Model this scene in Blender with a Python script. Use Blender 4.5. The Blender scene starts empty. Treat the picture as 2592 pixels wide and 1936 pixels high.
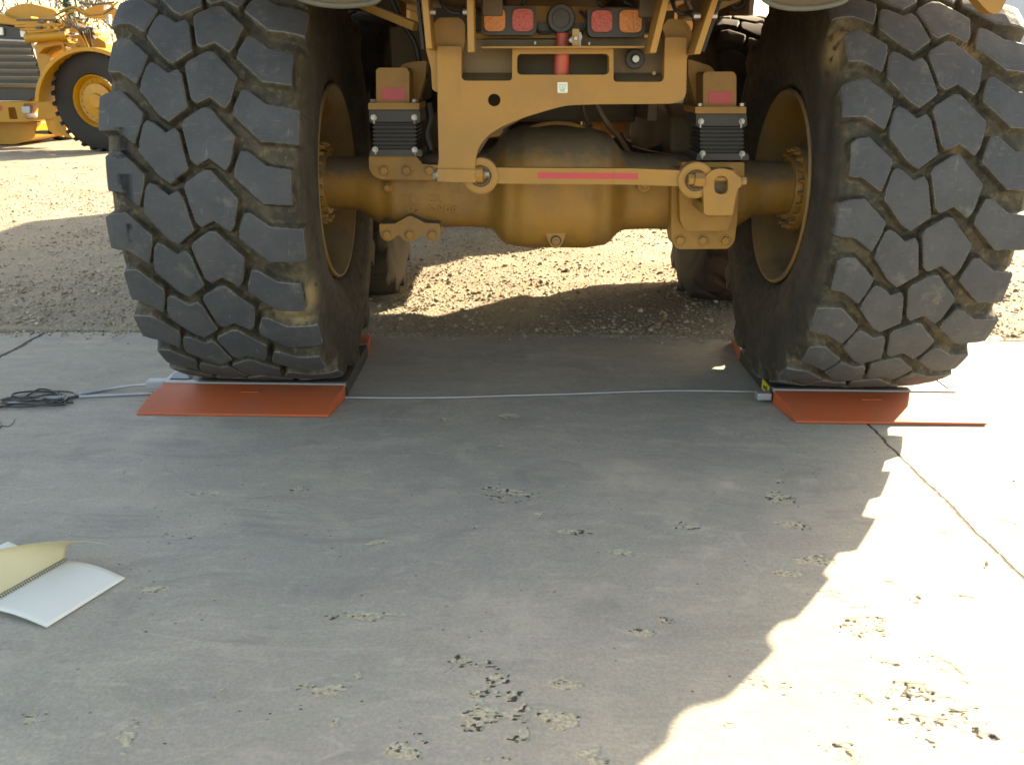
import bpy, bmesh, math, random
import numpy as np
from mathutils import Vector, Matrix
from mathutils.geometry import tessellate_polygon
random.seed(7); rng = np.random.default_rng(11)
S = bpy.context.scene; C = S.collection
# ---------------------------------------------------------------- camera
H, TH, F, RO = 1.5, math.radians(19.65), 2200.0, math.radians(0.7)
cam = bpy.data.cameras.new('camera'); co = bpy.data.objects.new('camera', cam); C.objects.link(co)
cam.sensor_width = 36; cam.lens = 36 * F / 2592; cam.clip_start = 0.05; cam.clip_end = 3000
co.matrix_world = Matrix.Translation((0, 0, H)) @ Matrix.Rotation(math.pi/2 - TH, 4, 'X') @ Matrix.Rotation(RO, 4, 'Z')
S.camera = co
# ---------------------------------------------------------------- light
SEL, SAZ = math.radians(25.8), math.radians(43.3)
w = bpy.data.worlds.new('World'); S.world = w; w.use_nodes = True
nt = w.node_tree; sky = nt.nodes.new('ShaderNodeTexSky'); sky.sky_type = 'NISHITA'; sky.sun_disc = False
sky.sun_elevation = SEL; sky.sun_rotation = SAZ; sky.altitude = 200; sky.air_density = 1.0; sky.dust_density = 2.0; sky.ozone_density = 1.0
bg = nt.nodes['Background']; bg.inputs[1].default_value = 0.11; nt.links.new(sky.outputs[0], bg.inputs[0])
sl = bpy.data.lights.new('sun', 'SUN'); sl.energy = 4.7; sl.angle = math.radians(0.6); sl.color = (1, 0.95, 0.88)
so = bpy.data.objects.new('sun', sl); C.objects.link(so)
sdir = Vector((math.sin(SAZ)*math.cos(SEL), math.cos(SAZ)*math.cos(SEL), math.sin(SEL)))
so.rotation_euler = sdir.to_track_quat('Z', 'Y').to_euler()
S.cycles.filter_width = 1.7
S.view_settings.view_transform = 'Standard'; S.view_settings.look = 'None'; S.view_settings.gamma = 1
S.view_settings.exposure = 2.45
S.view_settings.use_white_balance = True; S.view_settings.white_balance_temperature = 9500; S.view_settings.white_balance_tint = 8

def ray(u, v):
    a, b = u-1296, v-968; c, s = math.cos(RO), math.sin(RO)
    x, y = c*a+s*b, -s*a+c*b
    return Vector((x/F, math.cos(TH)-y/F*math.sin(TH), -math.sin(TH)-y/F*math.cos(TH)))
def P(u, v, Y):                      # point seen at (u, v) of the photograph on the upright plane Y
    d = ray(u, v); k = Y/d.y; return Vector((d.x*k, Y, H+d.z*k))
def G(u, v, z=0.0):                  # the same on the level plane z
    d = ray(u, v); k = (z-H)/d.z; return Vector((d.x*k, d.y*k, z))
# ---------------------------------------------------------------- materials
MATS = {}
class NT:
    def __init__(s, name):
        s.m = bpy.data.materials.new(name); s.m.use_nodes = True; s.t = s.m.node_tree; s.b = s.t.nodes['Principled BSDF']; MATS[name] = s.m
        s.tc = s.n('ShaderNodeTexCoord'); s.geo = s.n('ShaderNodeNewGeometry')
    def n(s, k, **kw):
        x = s.t.nodes.new(k)
        for a, b in kw.items(): setattr(x, a, b)
        return x
    def l(s, a, b): s.t.links.new(a, b)
    def noise(s, scale, detail=6, rough=.6, vec=None, out='Fac', dist=0):
        x = s.n('ShaderNodeTexNoise'); x.inputs['Scale'].default_value = scale; x.inputs['Detail'].default_value = detail
        x.inputs['Roughness'].default_value = rough; x.inputs['Distortion'].default_value = dist
        s.l(vec or s.tc.outputs['Object'], x.inputs['Vector']); return x.outputs[out]
    def vor(s, scale, vec=None, feature='F1', out='Distance'):
        x = s.n('ShaderNodeTexVoronoi', feature=feature); x.inputs['Scale'].default_value = scale
        s.l(vec or s.tc.outputs['Object'], x.inputs['Vector']); return x.outputs[out]
    def scale(s, v3, vec=None, rot=(0, 0, 0)):
        x = s.n('ShaderNodeMapping'); x.inputs['Scale'].default_value = v3; x.inputs['Rotation'].default_value = rot
        s.l(vec or s.tc.outputs['Object'], x.inputs['Vector']); return x.outputs[0]
    def ramp(s, f, a, b, lo=0.0, hi=1.0, smooth=True):
        x = s.n('ShaderNodeMapRange'); x.interpolation_type = 'SMOOTHSTEP' if smooth else 'LINEAR'
        for i, q in enumerate((a, b, lo, hi)): x.inputs[1+i].default_value = q
        s.l(f, x.inputs[0]); return x.outputs[0]
    def math(s, op, a, b=None, clamp=False):
        x = s.n('ShaderNodeMath', operation=op); x.use_clamp = clamp
        for i, q in enumerate((a, b)):
            if q is None: continue
            if isinstance(q, (int, float)): x.inputs[i].default_value = q
            else: s.l(q, x.inputs[i])
        return x.outputs[0]
    def mix(s, f, a, b, mode='MIX'):
        x = s.n('ShaderNodeMix', data_type='RGBA', blend_type=mode)
        for sock, q in ((x.inputs[0], f), (x.inputs[6], a), (x.inputs[7], b)):
            if isinstance(q, (int, float)): sock.default_value = q
            elif isinstance(q, tuple): sock.default_value = (*q, 1)
            else: s.l(q, sock)
        return x.outputs[2]
    def attr(s, name): x = s.n('ShaderNodeAttribute', attribute_name=name); return x.outputs['Fac']
    def up(s):
        x = s.n('ShaderNodeSeparateXYZ'); s.l(s.geo.outputs['Normal'], x.inputs[0]); return x.outputs[2]
    def bump(s, h, st, dist=.01, prev=None):
        x = s.n('ShaderNodeBump'); x.inputs['Strength'].default_value = st; x.inputs['Distance'].default_value = dist
        s.l(h, x.inputs['Height'])
        if prev: s.l(prev, x.inputs['Normal'])
        return x.outputs[0]
    def out(s, col=None, rough=None, nrm=None, metal=None, spec=None):
        for nme, q in (('Base Color', col), ('Roughness', rough), ('Normal', nrm), ('Metallic', metal), ('Specular IOR Level', spec)):
            if q is None: continue
            i = s.b.inputs[nme]
            if isinstance(q, (int, float)): i.default_value = q
            elif isinstance(q, tuple): i.default_value = (*q, 1)
            else: s.l(q, i)
        return s.m

def paint(name, col, dust=(.30, .245, .17), amount=.55, rough=.5, bumpy=.15, cast=0.0, base=.12):
    m = NT(name)
    n1 = m.noise(3.0, 8, .65); n2 = m.noise(28, 6, .6); n3 = m.noise(220, 3, .5)
    up = m.ramp(m.up(), -.15 if amount < 1 else .02, .9, 0, 1)
    d = m.math('ADD', m.math('MULTIPLY', up, amount), m.math('MULTIPLY', m.ramp(n1, .38, .72), base*2.2))
    d = m.math('MULTIPLY', d, m.ramp(n2, .25, .62, .55, 1.15), clamp=True)
    c = m.mix(m.ramp(n1, .3, .75, 0, .3), col, tuple(x*.72 for x in col))
    c = m.mix(d, c, dust)
    streak = m.noise(9, 5, .6, m.scale((1, 1, .12)))
    c = m.mix(m.ramp(streak, .60, .74, 0, .28), c, tuple(x*.5 for x in dust))
    c = m.mix(m.ramp(m.noise(2.3, 8, .7), .55, .74, 0, .38), c, tuple(x*.33 for x in col)); c = m.mix(m.ramp(m.noise(75, 4, .7), .62, .72, 0, .3), c, tuple(min(1, x*1.5) for x in dust))
    c = m.mix(m.ramp(m.noise(50, 5, .75), .66, .72, 0, .45), c, tuple(x*.25 for x in col))
    b = m.bump(n3, bumpy, .002); b = m.bump(n2, .12+cast, .004, b)
    return m.out(c, m.math('ADD', m.math('MULTIPLY', d, .3), rough), b)
YEL = paint('yellow_cast_paint', (.34, .168, .03), dust=(.18, .125, .075), amount=.4, cast=.25)
YEL2 = paint('yellow_plate_paint', (.36, .18, .032), amount=.4)
YELAX = paint('dusty_axle_paint', (.34, .165, .026), dust=(.125, .092, .06), amount=1.1, cast=.35, base=.2)
YELFAR = paint('clean_yellow_paint', (.42, .195, .006), dust=(.25, .16, .05), amount=.05, rough=.38, base=.03)
GRIME_SHADE = paint('grimy_shade_paint', (.13, .08, .03), dust=(.085, .066, .045), amount=.6, base=.3)  # dusty grime tone, darkened further to paint the shade of recesses
RIMP = paint('dusty_rim_paint', (.27, .145, .035), dust=(.17, .13, .085), amount=.6, base=.35)
BROWN = paint('dusty_dark_brown', (.085, .055, .03), dust=(.13, .10, .065), amount=.7, base=.3)
LIPM = paint('grey_rubber_edge', (.10, .105, .09), dust=(.2, .18, .14), amount=.3, rough=.6)
DARK = paint('black_paint', (.022, .024, .028), dust=(.11, .10, .085), amount=.35, rough=.45)
RUBM = paint('rubber_mount', (.018, .019, .022), dust=(.06, .055, .05), amount=.3, rough=.55, base=.04)
STEEL = paint('zinc_steel', (.36, .36, .36), dust=(.2, .17, .13), amount=.3, rough=.35); STEEL.node_tree.nodes['Principled BSDF'].inputs['Metallic'].default_value = .7
ALU = paint('aluminium', (.33, .35, .39), dust=(.3, .28, .25), amount=.2, rough=.45); ALU.node_tree.nodes['Principled BSDF'].inputs['Metallic'].default_value = .5
CHROME = NT('chrome_rod').out((.8, .82, .85), .12, None, 1.0)
REDP = paint('red_pin_paint', (.48, .05, .035), dust=(.35, .18, .13), amount=.3, rough=.45)
REFL = paint('red_reflector', (.50, .035, .06), dust=(.34, .12, .1), amount=.1, rough=.35, bumpy=.3, base=.1)
ORAN = paint('orange_ramp_paint', (.48, .084, .022), dust=(.30, .12, .075), amount=.2, rough=.45, base=.16)
def lens(name, col):
    m = NT(name); g = m.vor(95); n = m.noise(6)
    c = m.mix(m.ramp(g, .1, .5, .0, .35), col, (.22, .13, .08))
    return m.out(c, .35, m.bump(g, .5, .004))
LRED, LORA = lens('red_lens', (.46, .022, .035)), lens('amber_lens', (.62, .17, .015))
def plain(name, col, rough=.6, var=.25):
    m = NT(name); n = m.noise(12); return m.out(m.mix(m.ramp(n, .3, .7, 0, var), col, tuple(x*.6 for x in col)), rough, m.bump(m.noise(90), .1, .003))
WHITE = plain('white_sticker', (.75, .76, .72)); GREEN = plain('green_ink', (.05, .32, .12)); LABY = plain('yellow_label', (.6, .52, .04)); BLACK = plain('black_cable_jacket', (.012, .012, .013), .45)
WOOD = plain('grey_bark', (.065, .048, .042), .9); SLAT = plain('pale_grille_slat', (.36, .33, .29), .5); FART = plain('far_tyre_rubber', (.020, .018, .016), .85); GLASS = NT('dark_glass').out((.02, .025, .03), .08)
SHEET = plain('pale_metal_cladding', (.50, .53, .60), .5, .1)
MOUNDM = plain('pale_gravel', (.42, .34, .22), .95)
EVG = plain('dark_green_needles', (.035, .07, .04), .8)
TANP = plain('tan_strap', (.38, .24, .10), .6)

def paper_mat(name, col, tr):
    m = NT(name); n = m.noise(14, 4); m.out(m.mix(m.ramp(n, .3, .7, 0, .12), col, tuple(x*.86 for x in col)), .75)
    t = m.n('ShaderNodeBsdfTranslucent'); t.inputs[0].default_value = (*col, 1); x = m.n('ShaderNodeMixShader'); x.inputs[0].default_value = tr
    o = m.t.nodes['Material Output']; m.l(m.b.outputs[0], x.inputs[1]); m.l(t.outputs[0], x.inputs[2]); m.l(x.outputs[0], o.inputs[0]); return m.m
PAPER, CREAM = paper_mat('white_paper', (.76, .77, .73), .15), paper_mat('cream_paper', (.74, .69, .50), .4)

def tyre_mat():
    m = NT('tyre_rubber'); h = m.attr('lug'); mud = m.attr('mud'); wet = m.attr('wet'); side = m.attr('side')
    n1, n2, n3, n4 = m.noise(5, 8, .65), m.noise(30, 8, .65), m.noise(180, 4), m.noise(11, 8, .7)
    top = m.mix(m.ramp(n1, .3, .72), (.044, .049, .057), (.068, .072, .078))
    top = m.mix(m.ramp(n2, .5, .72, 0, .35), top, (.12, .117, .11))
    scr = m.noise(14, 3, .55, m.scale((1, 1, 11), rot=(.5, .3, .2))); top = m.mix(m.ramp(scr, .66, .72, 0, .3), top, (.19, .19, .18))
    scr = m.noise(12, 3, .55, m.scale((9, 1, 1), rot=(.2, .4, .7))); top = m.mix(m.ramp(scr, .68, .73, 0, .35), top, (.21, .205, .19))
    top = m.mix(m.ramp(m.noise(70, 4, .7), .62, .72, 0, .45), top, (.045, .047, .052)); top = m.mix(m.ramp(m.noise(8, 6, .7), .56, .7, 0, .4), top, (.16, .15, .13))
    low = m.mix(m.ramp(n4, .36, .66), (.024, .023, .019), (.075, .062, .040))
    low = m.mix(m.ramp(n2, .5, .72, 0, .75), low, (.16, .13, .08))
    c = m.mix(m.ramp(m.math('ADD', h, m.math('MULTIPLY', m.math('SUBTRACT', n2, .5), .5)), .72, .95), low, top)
    rim = m.math('MULTIPLY', m.ramp(h, .86, .955), m.ramp(h, .992, .965))
    c = m.mix(m.math('MULTIPLY', rim, m.ramp(n4, .38, .6, .15, .75)), c, (.21, .20, .175))
    sw = m.mix(m.ramp(n1, .35, .7), (.030, .027, .024), (.062, .050, .038))
    sw = m.mix(m.ramp(n3, .70, .78, 0, .25), sw, (.2, .17, .13))
    c = m.mix(side, c, sw)
    c = m.mix(m.math('MULTIPLY', mud, m.ramp(n2, .34, .5)), c, (.26, .20, .11))
    c = m.mix(m.math('MULTIPLY', wet, m.ramp(n4, .42, .5)), c, (.008, .009, .012))
    fade = m.ramp(side, 0, 1, 1, .25); b = m.bump(m.math('MULTIPLY', n3, fade), .3, .0022); b = m.bump(m.math('MULTIPLY', n2, fade), .35, .005, b)
    return m.out(c, m.ramp(n2, .3, .7, .62, .85), b, spec=.35)
TYRE = tyre_mat()

def concrete_mat():
    m = NT('worn_concrete'); sep = m.n('ShaderNodeSeparateXYZ'); m.l(m.tc.outputs['Object'], sep.inputs[0])
    n1, n2, n3 = m.noise(.9, 8, .6), m.noise(7, 8, .62), m.noise(90, 5, .6)
    st = m.noise(5.5, 8, .62, m.scale((.55, 2.8, 1), rot=(0, 0, .2)), dist=.6)
    st2 = m.noise(26, 6, .6, m.scale((.3, 3.2, 1), rot=(0, 0, -.12)))
    warp = m.noise(1.3, 4, .5, out='Color'); wv0 = m.n('ShaderNodeMix', data_type='VECTOR'); wv0.inputs[0].default_value = .22
    m.l(m.tc.outputs['Object'], wv0.inputs[4]); m.l(warp, wv0.inputs[5])
    st = m.noise(4.2, 9, .68, m.scale((.5, 2.0, 1), wv0.outputs[1], rot=(0, 0, .25)), dist=.4)
    st2 = m.noise(17, 9, .7, m.scale((.35, 2.0, 1), wv0.outputs[1], rot=(0, 0, -.1)))
    c = m.mix(m.ramp(n1, .34, .66), (.225, .230, .215), (.305, .290, .258))
    c = m.mix(m.ramp(st, .52, .68, 0, .5), c, (.165, .17, .165))
    c = m.mix(m.ramp(st, .47, .33, 0, .5), c, (.385, .362, .325))
    c = m.mix(m.ramp(st2, .54, .72, 0, .45), c, (.42, .40, .37))
    c = m.mix(m.ramp(st2, .46, .3, 0, .4), c, (.155, .158, .15))
    c = m.mix(m.ramp(m.noise(5, 6, .6), .62, .74, 0, .35), c, (.34, .265, .20))
    c = m.mix(.55, c, m.mix(m.ramp(n3, .28, .72), (.36, .36, .36), (.64, .64, .64)), 'OVERLAY')
    grit = m.noise(260, 3, .6)
    c = m.mix(m.ramp(grit, .58, .70, 0, .45), c, (.44, .43, .41)); c = m.mix(m.ramp(grit, .42, .30, 0, .5), c, (.12, .12, .125))
    sc_ = m.vor(5.5, m.scale((.16, 1.4, 1), wv0.outputs[1], rot=(0, 0, .9)), 'DISTANCE_TO_EDGE'); c = m.mix(m.math('MULTIPLY', m.ramp(sc_, .012, .004), m.ramp(n2, .5, .6, 0, .35)), c, (.42, .41, .39))
    hue = m.noise(1.7, 6, .65, out='Color'); c = m.mix(.14, c, m.mix(.5, (.5, .5, .5), hue), 'OVERLAY'); hue2 = m.noise(60, 3, .6, out='Color'); c = m.mix(.12, c, hue2, 'OVERLAY')
    blot = m.noise(2.6, 7, .7, dist=.8); c = m.mix(m.ramp(blot, .53, .68, 0, .55), c, (.15, .155, .148)); c = m.mix(m.ramp(blot, .46, .32, 0, .4), c, (.42, .385, .335))
    b2 = m.noise(13, 9, .72, m.scale((.6, 1.2, 1))); c = m.mix(m.ramp(b2, .55, .7, 0, .5), c, (.43, .41, .375)); c = m.mix(m.ramp(b2, .45, .32, 0, .5), c, (.18, .178, .175))
    vr_ = m.noise(1.1, 3, .5, dist=1.5); tr = m.noise(2.0, 7, .75, m.scale((.25, 3.2, 1), wv0.outputs[1], rot=(0, 0, -.5))); c = m.mix(m.math('MULTIPLY', m.ramp(tr, .56, .66, 0, .6), m.ramp(vr_, .45, .6)), c, (.15, .15, .15))
    c = m.mix(m.math('MULTIPLY', m.attr('dusty'), m.ramp(m.noise(12, 8, .7), .3, .65)), c, (.44, .395, .34))
    c = m.mix(1.0, c, (1.0, .955, .90), 'MULTIPLY'); c = m.mix(.16, c, (.62, .56, .50))
    r3 = m.n('ShaderNodeSeparateColor'); m.l(m.vor(34, m.scale((.8, 1.4, 1)), out='Color'), r3.inputs[0])
    dots = m.math('MULTIPLY', m.math('MULTIPLY', m.ramp(m.vor(34, m.scale((.8, 1.4, 1))), .16, .10), m.ramp(r3.outputs[0], .86, .88)), m.ramp(m.noise(2.2, 4, .6), .42, .55)); c = m.mix(dots, c, (.06, .055, .05))
    mk, pt = m.attr('mask'), m.attr('pit'); wn = m.noise(70, 8, .75)
    mask = m.ramp(m.math('ADD', mk, m.math('MULTIPLY', m.math('SUBTRACT', wn, .5), m.ramp(mk, .01, .2, 0, 1.3))), .30, .62)
    c = m.mix(m.math('MULTIPLY', mask, .62), c, m.mix(m.ramp(n3, .3, .7), (.27, .25, .165), (.62, .55, .40)))
    wv = m.n('ShaderNodeMix', data_type='VECTOR'); wv.inputs[0].default_value = .02
    m.l(m.tc.outputs['Object'], wv.inputs[4]); m.l(m.noise(45, 3, .6, out='Color'), wv.inputs[5]); vv = m.scale((.7, 1.3, 1), wv.outputs[1])
    r1 = m.n('ShaderNodeSeparateColor'); m.l(m.vor(78, vv, out='Color'), r1.inputs[0])
    fine = m.math('MULTIPLY', m.ramp(m.vor(78, vv), .42, .28), m.math('MULTIPLY', m.ramp(r1.outputs[0], .60, .62), m.ramp(mk, .15, .5)))
    c = m.mix(m.math('MULTIPLY', fine, .85), c, (.065, .06, .055))
    pit = m.ramp(m.math('ADD', pt, m.math('MULTIPLY', m.math('SUBTRACT', wn, .5), m.ramp(pt, .01, .2, 0, .8))), .42, .62)
    c = m.mix(pit, c, m.mix(m.ramp(n3, .3, .7), (.05, .047, .045), (.12, .11, .10)))
    lone = m.math('MULTIPLY', m.ramp(m.vor(13), .075, .045), m.ramp(m.noise(1.7), .56, .6))
    fs = m.noise(9, 9, .72, m.scale((.28, 1.5, 1), wv0.outputs[1], rot=(0, 0, .12))); c = m.mix(m.ramp(fs, .63, .72, 0, .55), c, (.46, .42, .33)); c = m.mix(lone, c, (.06, .055, .05))
    jn = m.noise(3.5, 8, .7); jx = m.math('MULTIPLY', m.math('SUBTRACT', jn, .5), .07)
    def joint(x0, wd):
        return m.ramp(m.math('ABSOLUTE', m.math('ADD', m.math('SUBTRACT', sep.outputs[0], x0), jx)), wd, wd*.45)
    jj = m.math('MAXIMUM', joint(-2.795, .017), m.math('MAXIMUM', joint(1.634, .0085), m.math('MAXIMUM', joint(6.1, .014), joint(-7.2, .014))))
    c = m.mix(m.math('MULTIPLY', jj, m.ramp(m.noise(30), .28, .48, .45, 1)), c, (.045, .042, .038))
    hgt = m.math('SUBTRACT', m.math('MULTIPLY', n3, .22), m.math('ADD', m.math('MULTIPLY', mask, m.math('ADD', m.math('MULTIPLY', m.noise(60, 6, .75), .35), .0)), m.math('ADD', m.math('MULTIPLY', pit, 1.6), m.math('MULTIPLY', jj, 2.0))))
    hgt = m.math('ADD', hgt, m.math('MULTIPLY', st2, .25))
    return m.out(c, .85, m.bump(hgt, .9, .0085), spec=.3)
CONC = concrete_mat()

def gravel_mat():
    m = NT('dirt_and_gravel'); n1, n2, n3 = m.noise(.35, 8, .6), m.noise(2.2, 8, .65), m.noise(34, 6, .6)
    c = m.mix(m.ramp(n1, .35, .68), (.215, .18, .135), (.315, .268, .205)); c = m.mix(m.ramp(n2, .42, .7, 0, .8), c, (.34, .28, .20))
    c = m.mix(m.ramp(n3, .5, .75, 0, .5), c, (.36, .32, .26)); c = m.mix(m.ramp(n3, .45, .28, 0, .6), c, (.10, .073, .05))
    v = m.vor(46); v2 = m.vor(120)
    vc = m.vor(46, out='Color'); sc = m.n('ShaderNodeSeparateColor'); m.l(vc, sc.inputs[0])
    st = m.math('MULTIPLY', m.ramp(v, .55, .38), m.ramp(sc.outputs[0], .35, .42)); c = m.mix(m.math('MULTIPLY', st, .55), c, m.mix(sc.outputs[1], (.20, .17, .14), (.46, .42, .36)))
    h = m.math('ADD', m.math('MULTIPLY', m.math('SUBTRACT', 1.0, v), .9), m.math('ADD', m.math('MULTIPLY', n3, .8), m.math('MULTIPLY', m.math('SUBTRACT', 1.0, v2), .3)))
    return m.out(c, .95, m.bump(h, .95, .012), spec=.2)
GRAV = gravel_mat()
def stone_mat():
    m = NT('crushed_stone'); r = m.geo.outputs['Random Per Island']
    cr = m.n('ShaderNodeValToRGB'); e = cr.color_ramp; e.elements[0].color = (.17, .14, .105, 1); e.elements[1].color = (.55, .51, .44, 1)
    x = e.elements.new(.4); x.color = (.30, .245, .175, 1); x = e.elements.new(.75); x.color = (.38, .32, .24, 1); m.l(r, cr.inputs[0])
    return m.out(m.mix(m.ramp(m.noise(60), .3, .7, 0, .4), cr.outputs[0], (.2, .15, .1)), .9)
STONE = stone_mat()

# ---------------------------------------------------------------- mesh tools
class MB:
    def __init__(s): s.v = []; s.f = []
    def add(s, vs, fs): o = len(s.v); s.v += [Vector(p) for p in vs]; s.f += [tuple(i+o for i in q) for q in fs]; return s
    def box(s, x0, x1, y0, y1, z0, z1):
        return s.add([(x, y, z) for z in (z0, z1) for y in (y0, y1) for x in (x0, x1)], [(0, 2, 3, 1), (4, 5, 7, 6), (0, 1, 5, 4), (2, 6, 7, 3), (0, 4, 6, 2), (1, 3, 7, 5)])
    def bar(s, a, b, w_, d_, up=(0, 0, 1)):
        a, b = Vector(a), Vector(b); t = (b-a).normalized(); u = t.cross(Vector(up)); u = u.normalized() if u.length > 1e-4 else Vector((1, 0, 0)); n = u.cross(t)
        vs = [p+u*i*w_/2+n*j*d_/2 for p in (a, b) for i, j in ((-1, -1), (1, -1), (1, 1), (-1, 1))]
        return s.add(vs, [(0, 1, 2, 3), (7, 6, 5, 4)]+[(i, i+4, (i+1) % 4+4, (i+1) % 4) for i in range(4)])
    def prism(s, loops, vec):            # loops: list of 3-D point loops (first the outline, then holes), pushed along vec
        vec = Vector(vec); loops = [[Vector(p) for p in L] for L in loops]; tri = tessellate_polygon(loops); fl = [p for L in loops for p in L]; n = len(fl)
        fs = [tuple(t) for t in tri]+[tuple(i+n for i in reversed(t)) for t in tri]; o = 0
        for L in loops:
            k = len(L); fs += [(o+i, o+(i+1) % k, o+(i+1) % k+n, o+i+n) for i in range(k)]; o += k
        return s.add(fl+[p+vec for p in fl], fs)
    def cyl(s, a, b, r, r2=None, n=20):
        a, b = Vector(a), Vector(b); r2 = r if r2 is None else r2; t = (b-a).normalized(); u = t.orthogonal().normalized(); q = t.cross(u)
        ring = lambda p, R: [p+(u*math.cos(i*2*math.pi/n)+q*math.sin(i*2*math.pi/n))*R for i in range(n)]
        return s.add(ring(a, r)+ring(b, r2), [tuple(range(n))[::-1], tuple(range(n, 2*n))]+[(i, (i+1) % n, (i+1) % n+n, i+n) for i in range(n)])
    def tube(s, pts, r, n=8):
        pts = [Vector(p) for p in pts]; k = len(pts); vs = []; u = None
        for i, p in enumerate(pts):
            t = (pts[min(i+1, k-1)]-pts[max(i-1, 0)]).normalized()
            u = t.orthogonal().normalized() if u is None else (u-t*u.dot(t)).normalized(); q = t.cross(u); R = r[i] if isinstance(r, (list, tuple)) else r
            vs += [p+(u*math.cos(j*2*math.pi/n)+q*math.sin(j*2*math.pi/n))*R for j in range(n)]
        fs = [(i*n+j, i*n+(j+1) % n, (i+1)*n+(j+1) % n, (i+1)*n+j) for i in range(k-1) for j in range(n)]
        return s.add(vs, fs+[tuple(range(n))[::-1], tuple(range((k-1)*n, k*n))])
    def lathe(s, prof, c=(0, 0, 0), n=64, ax='x'):
        c = Vector(c); vs = []
        for a, r in prof:
            for i in range(n):
                t = i*2*math.pi/n; vs.append(c+(Vector((a, r*math.cos(t), r*math.sin(t))) if ax == 'x' else Vector((r*math.cos(t), a, r*math.sin(t))) if ax == 'y' else Vector((r*math.cos(t), r*math.sin(t), a))))
        fs = [(i*n+j, i*n+(j+1) % n, (i+1)*n+(j+1) % n, (i+1)*n+j) for i in range(len(prof)-1) for j in range(n)]
        return s.add(vs, fs)
    def bolt(s, p, d, r=.016, h=.014):
        p, d = Vector(p), Vector(d).normalized(); s.cyl(p, p+d*.004, r*1.28, n=18); return s.cyl(p+d*.004, p+d*h, r, r*.94, n=6)
    def ball(s, c, r, n=10):
        return s.lathe([(r*-math.cos(math.pi*i/n), max(1e-4, r*math.sin(math.pi*i/n))) for i in range(n+1)], c, 2*n, 'z')
def spline_pts(pp, k=6):
    out = []
    for i in range(len(pp)-1):
        p0, p1, p2, p3 = pp[max(i-1, 0)], pp[i], pp[i+1], pp[min(i+2, len(pp)-1)]
        for j in range(k):
            t = j/k; out.append(.5*((2*p1)+(p2-p0)*t+(2*p0-5*p1+4*p2-p3)*t*t+(3*p1-p0-3*p2+p3)*t**3))
    return out+[pp[-1]]
ORG = {}
def obj(name, mb, mat, parent=None, bevel=0, segs=2, local=False, angle=38, flat=False):
    me = bpy.data.meshes.new(name); off = Vector((0, 0, 0)) if (local or parent is None) else ORG[parent.name]
    me.from_pydata([tuple(v-off) for v in mb.v], [], mb.f)
    b = bmesh.new(); b.from_mesh(me); bmesh.ops.recalc_face_normals(b, faces=b.faces); b.to_mesh(me); b.free()
    me.materials.append(mat); o = bpy.data.objects.new(name, me); C.objects.link(o)
    if not flat:
        me.shade_smooth(); me.set_sharp_from_angle(angle=math.radians(angle))
    if bevel:
        md = o.modifiers.new('bevel', 'BEVEL'); md.width = bevel; md.segments = segs; md.limit_method = 'ANGLE'; md.angle_limit = math.radians(38); md.harden_normals = False
    if parent is not None: o.parent = parent
    ORG[o.name] = off.copy() if not local else Vector((0, 0, 0))
    return o
def tag(o, label=None, cat=None, group=None, kind=None):
    for k, v in (('label', label), ('category', cat), ('group', group), ('kind', kind)):
        if v: o[k] = v
    return o
def thing(name, loc, label, cat, group=None):
    o = bpy.data.objects.new(name, None); o.empty_display_size = .2; C.objects.link(o); o.location = loc; ORG[o.name] = Vector(loc); return tag(o, label, cat, group)
def copy_tree(o, parent=None):
    c = o.copy(); C.objects.link(c); c.parent = parent; ORG[c.name] = ORG.get(o.name, Vector())
    for ch in list(o.children): copy_tree(ch, c)
    return c
def np_mesh(name, V, Fq, mat, attrs=None, smooth=True):
    me = bpy.data.meshes.new(name); me.vertices.add(len(V)); me.vertices.foreach_set('co', V.astype(np.float32).ravel())
    k = Fq.shape[1]; me.loops.add(Fq.size); me.loops.foreach_set('vertex_index', Fq.astype(np.int32).ravel())
    me.polygons.add(len(Fq)); me.polygons.foreach_set('loop_start', np.arange(0, Fq.size, k, dtype=np.int32))
    me.polygons.foreach_set('use_smooth', np.full(len(Fq), smooth))
    for a, arr in (attrs or {}).items():
        q = me.attributes.new(a, 'FLOAT', 'POINT'); q.data.foreach_set('value', arr.astype(np.float32).ravel())
    me.materials.append(mat); me.update(); me.validate(); return me
def grid_faces(nu, nv, wrap=False):
    i, j = np.meshgrid(np.arange(nu if wrap else nu-1), np.arange(nv-1), indexing='ij'); i2 = (i+1) % nu
    return np.stack([i*nv+j, i2*nv+j, i2*nv+j+1, i*nv+j+1], -1).reshape(-1, 4)
def vnoise(x, y, seed=0):                 # smooth value noise
    r = np.random.default_rng(seed); T = r.random((256, 256)); xi, yi = np.floor(x).astype(int), np.floor(y).astype(int); fx, fy = x-xi, y-yi
    fx = fx*fx*(3-2*fx); fy = fy*fy*(3-2*fy); g = lambda a, b: T[a % 256, b % 256]
    return (g(xi, yi)*(1-fx)+g(xi+1, yi)*fx)*(1-fy)+(g(xi, yi+1)*(1-fx)+g(xi+1, yi+1)*fx)*fy

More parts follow.
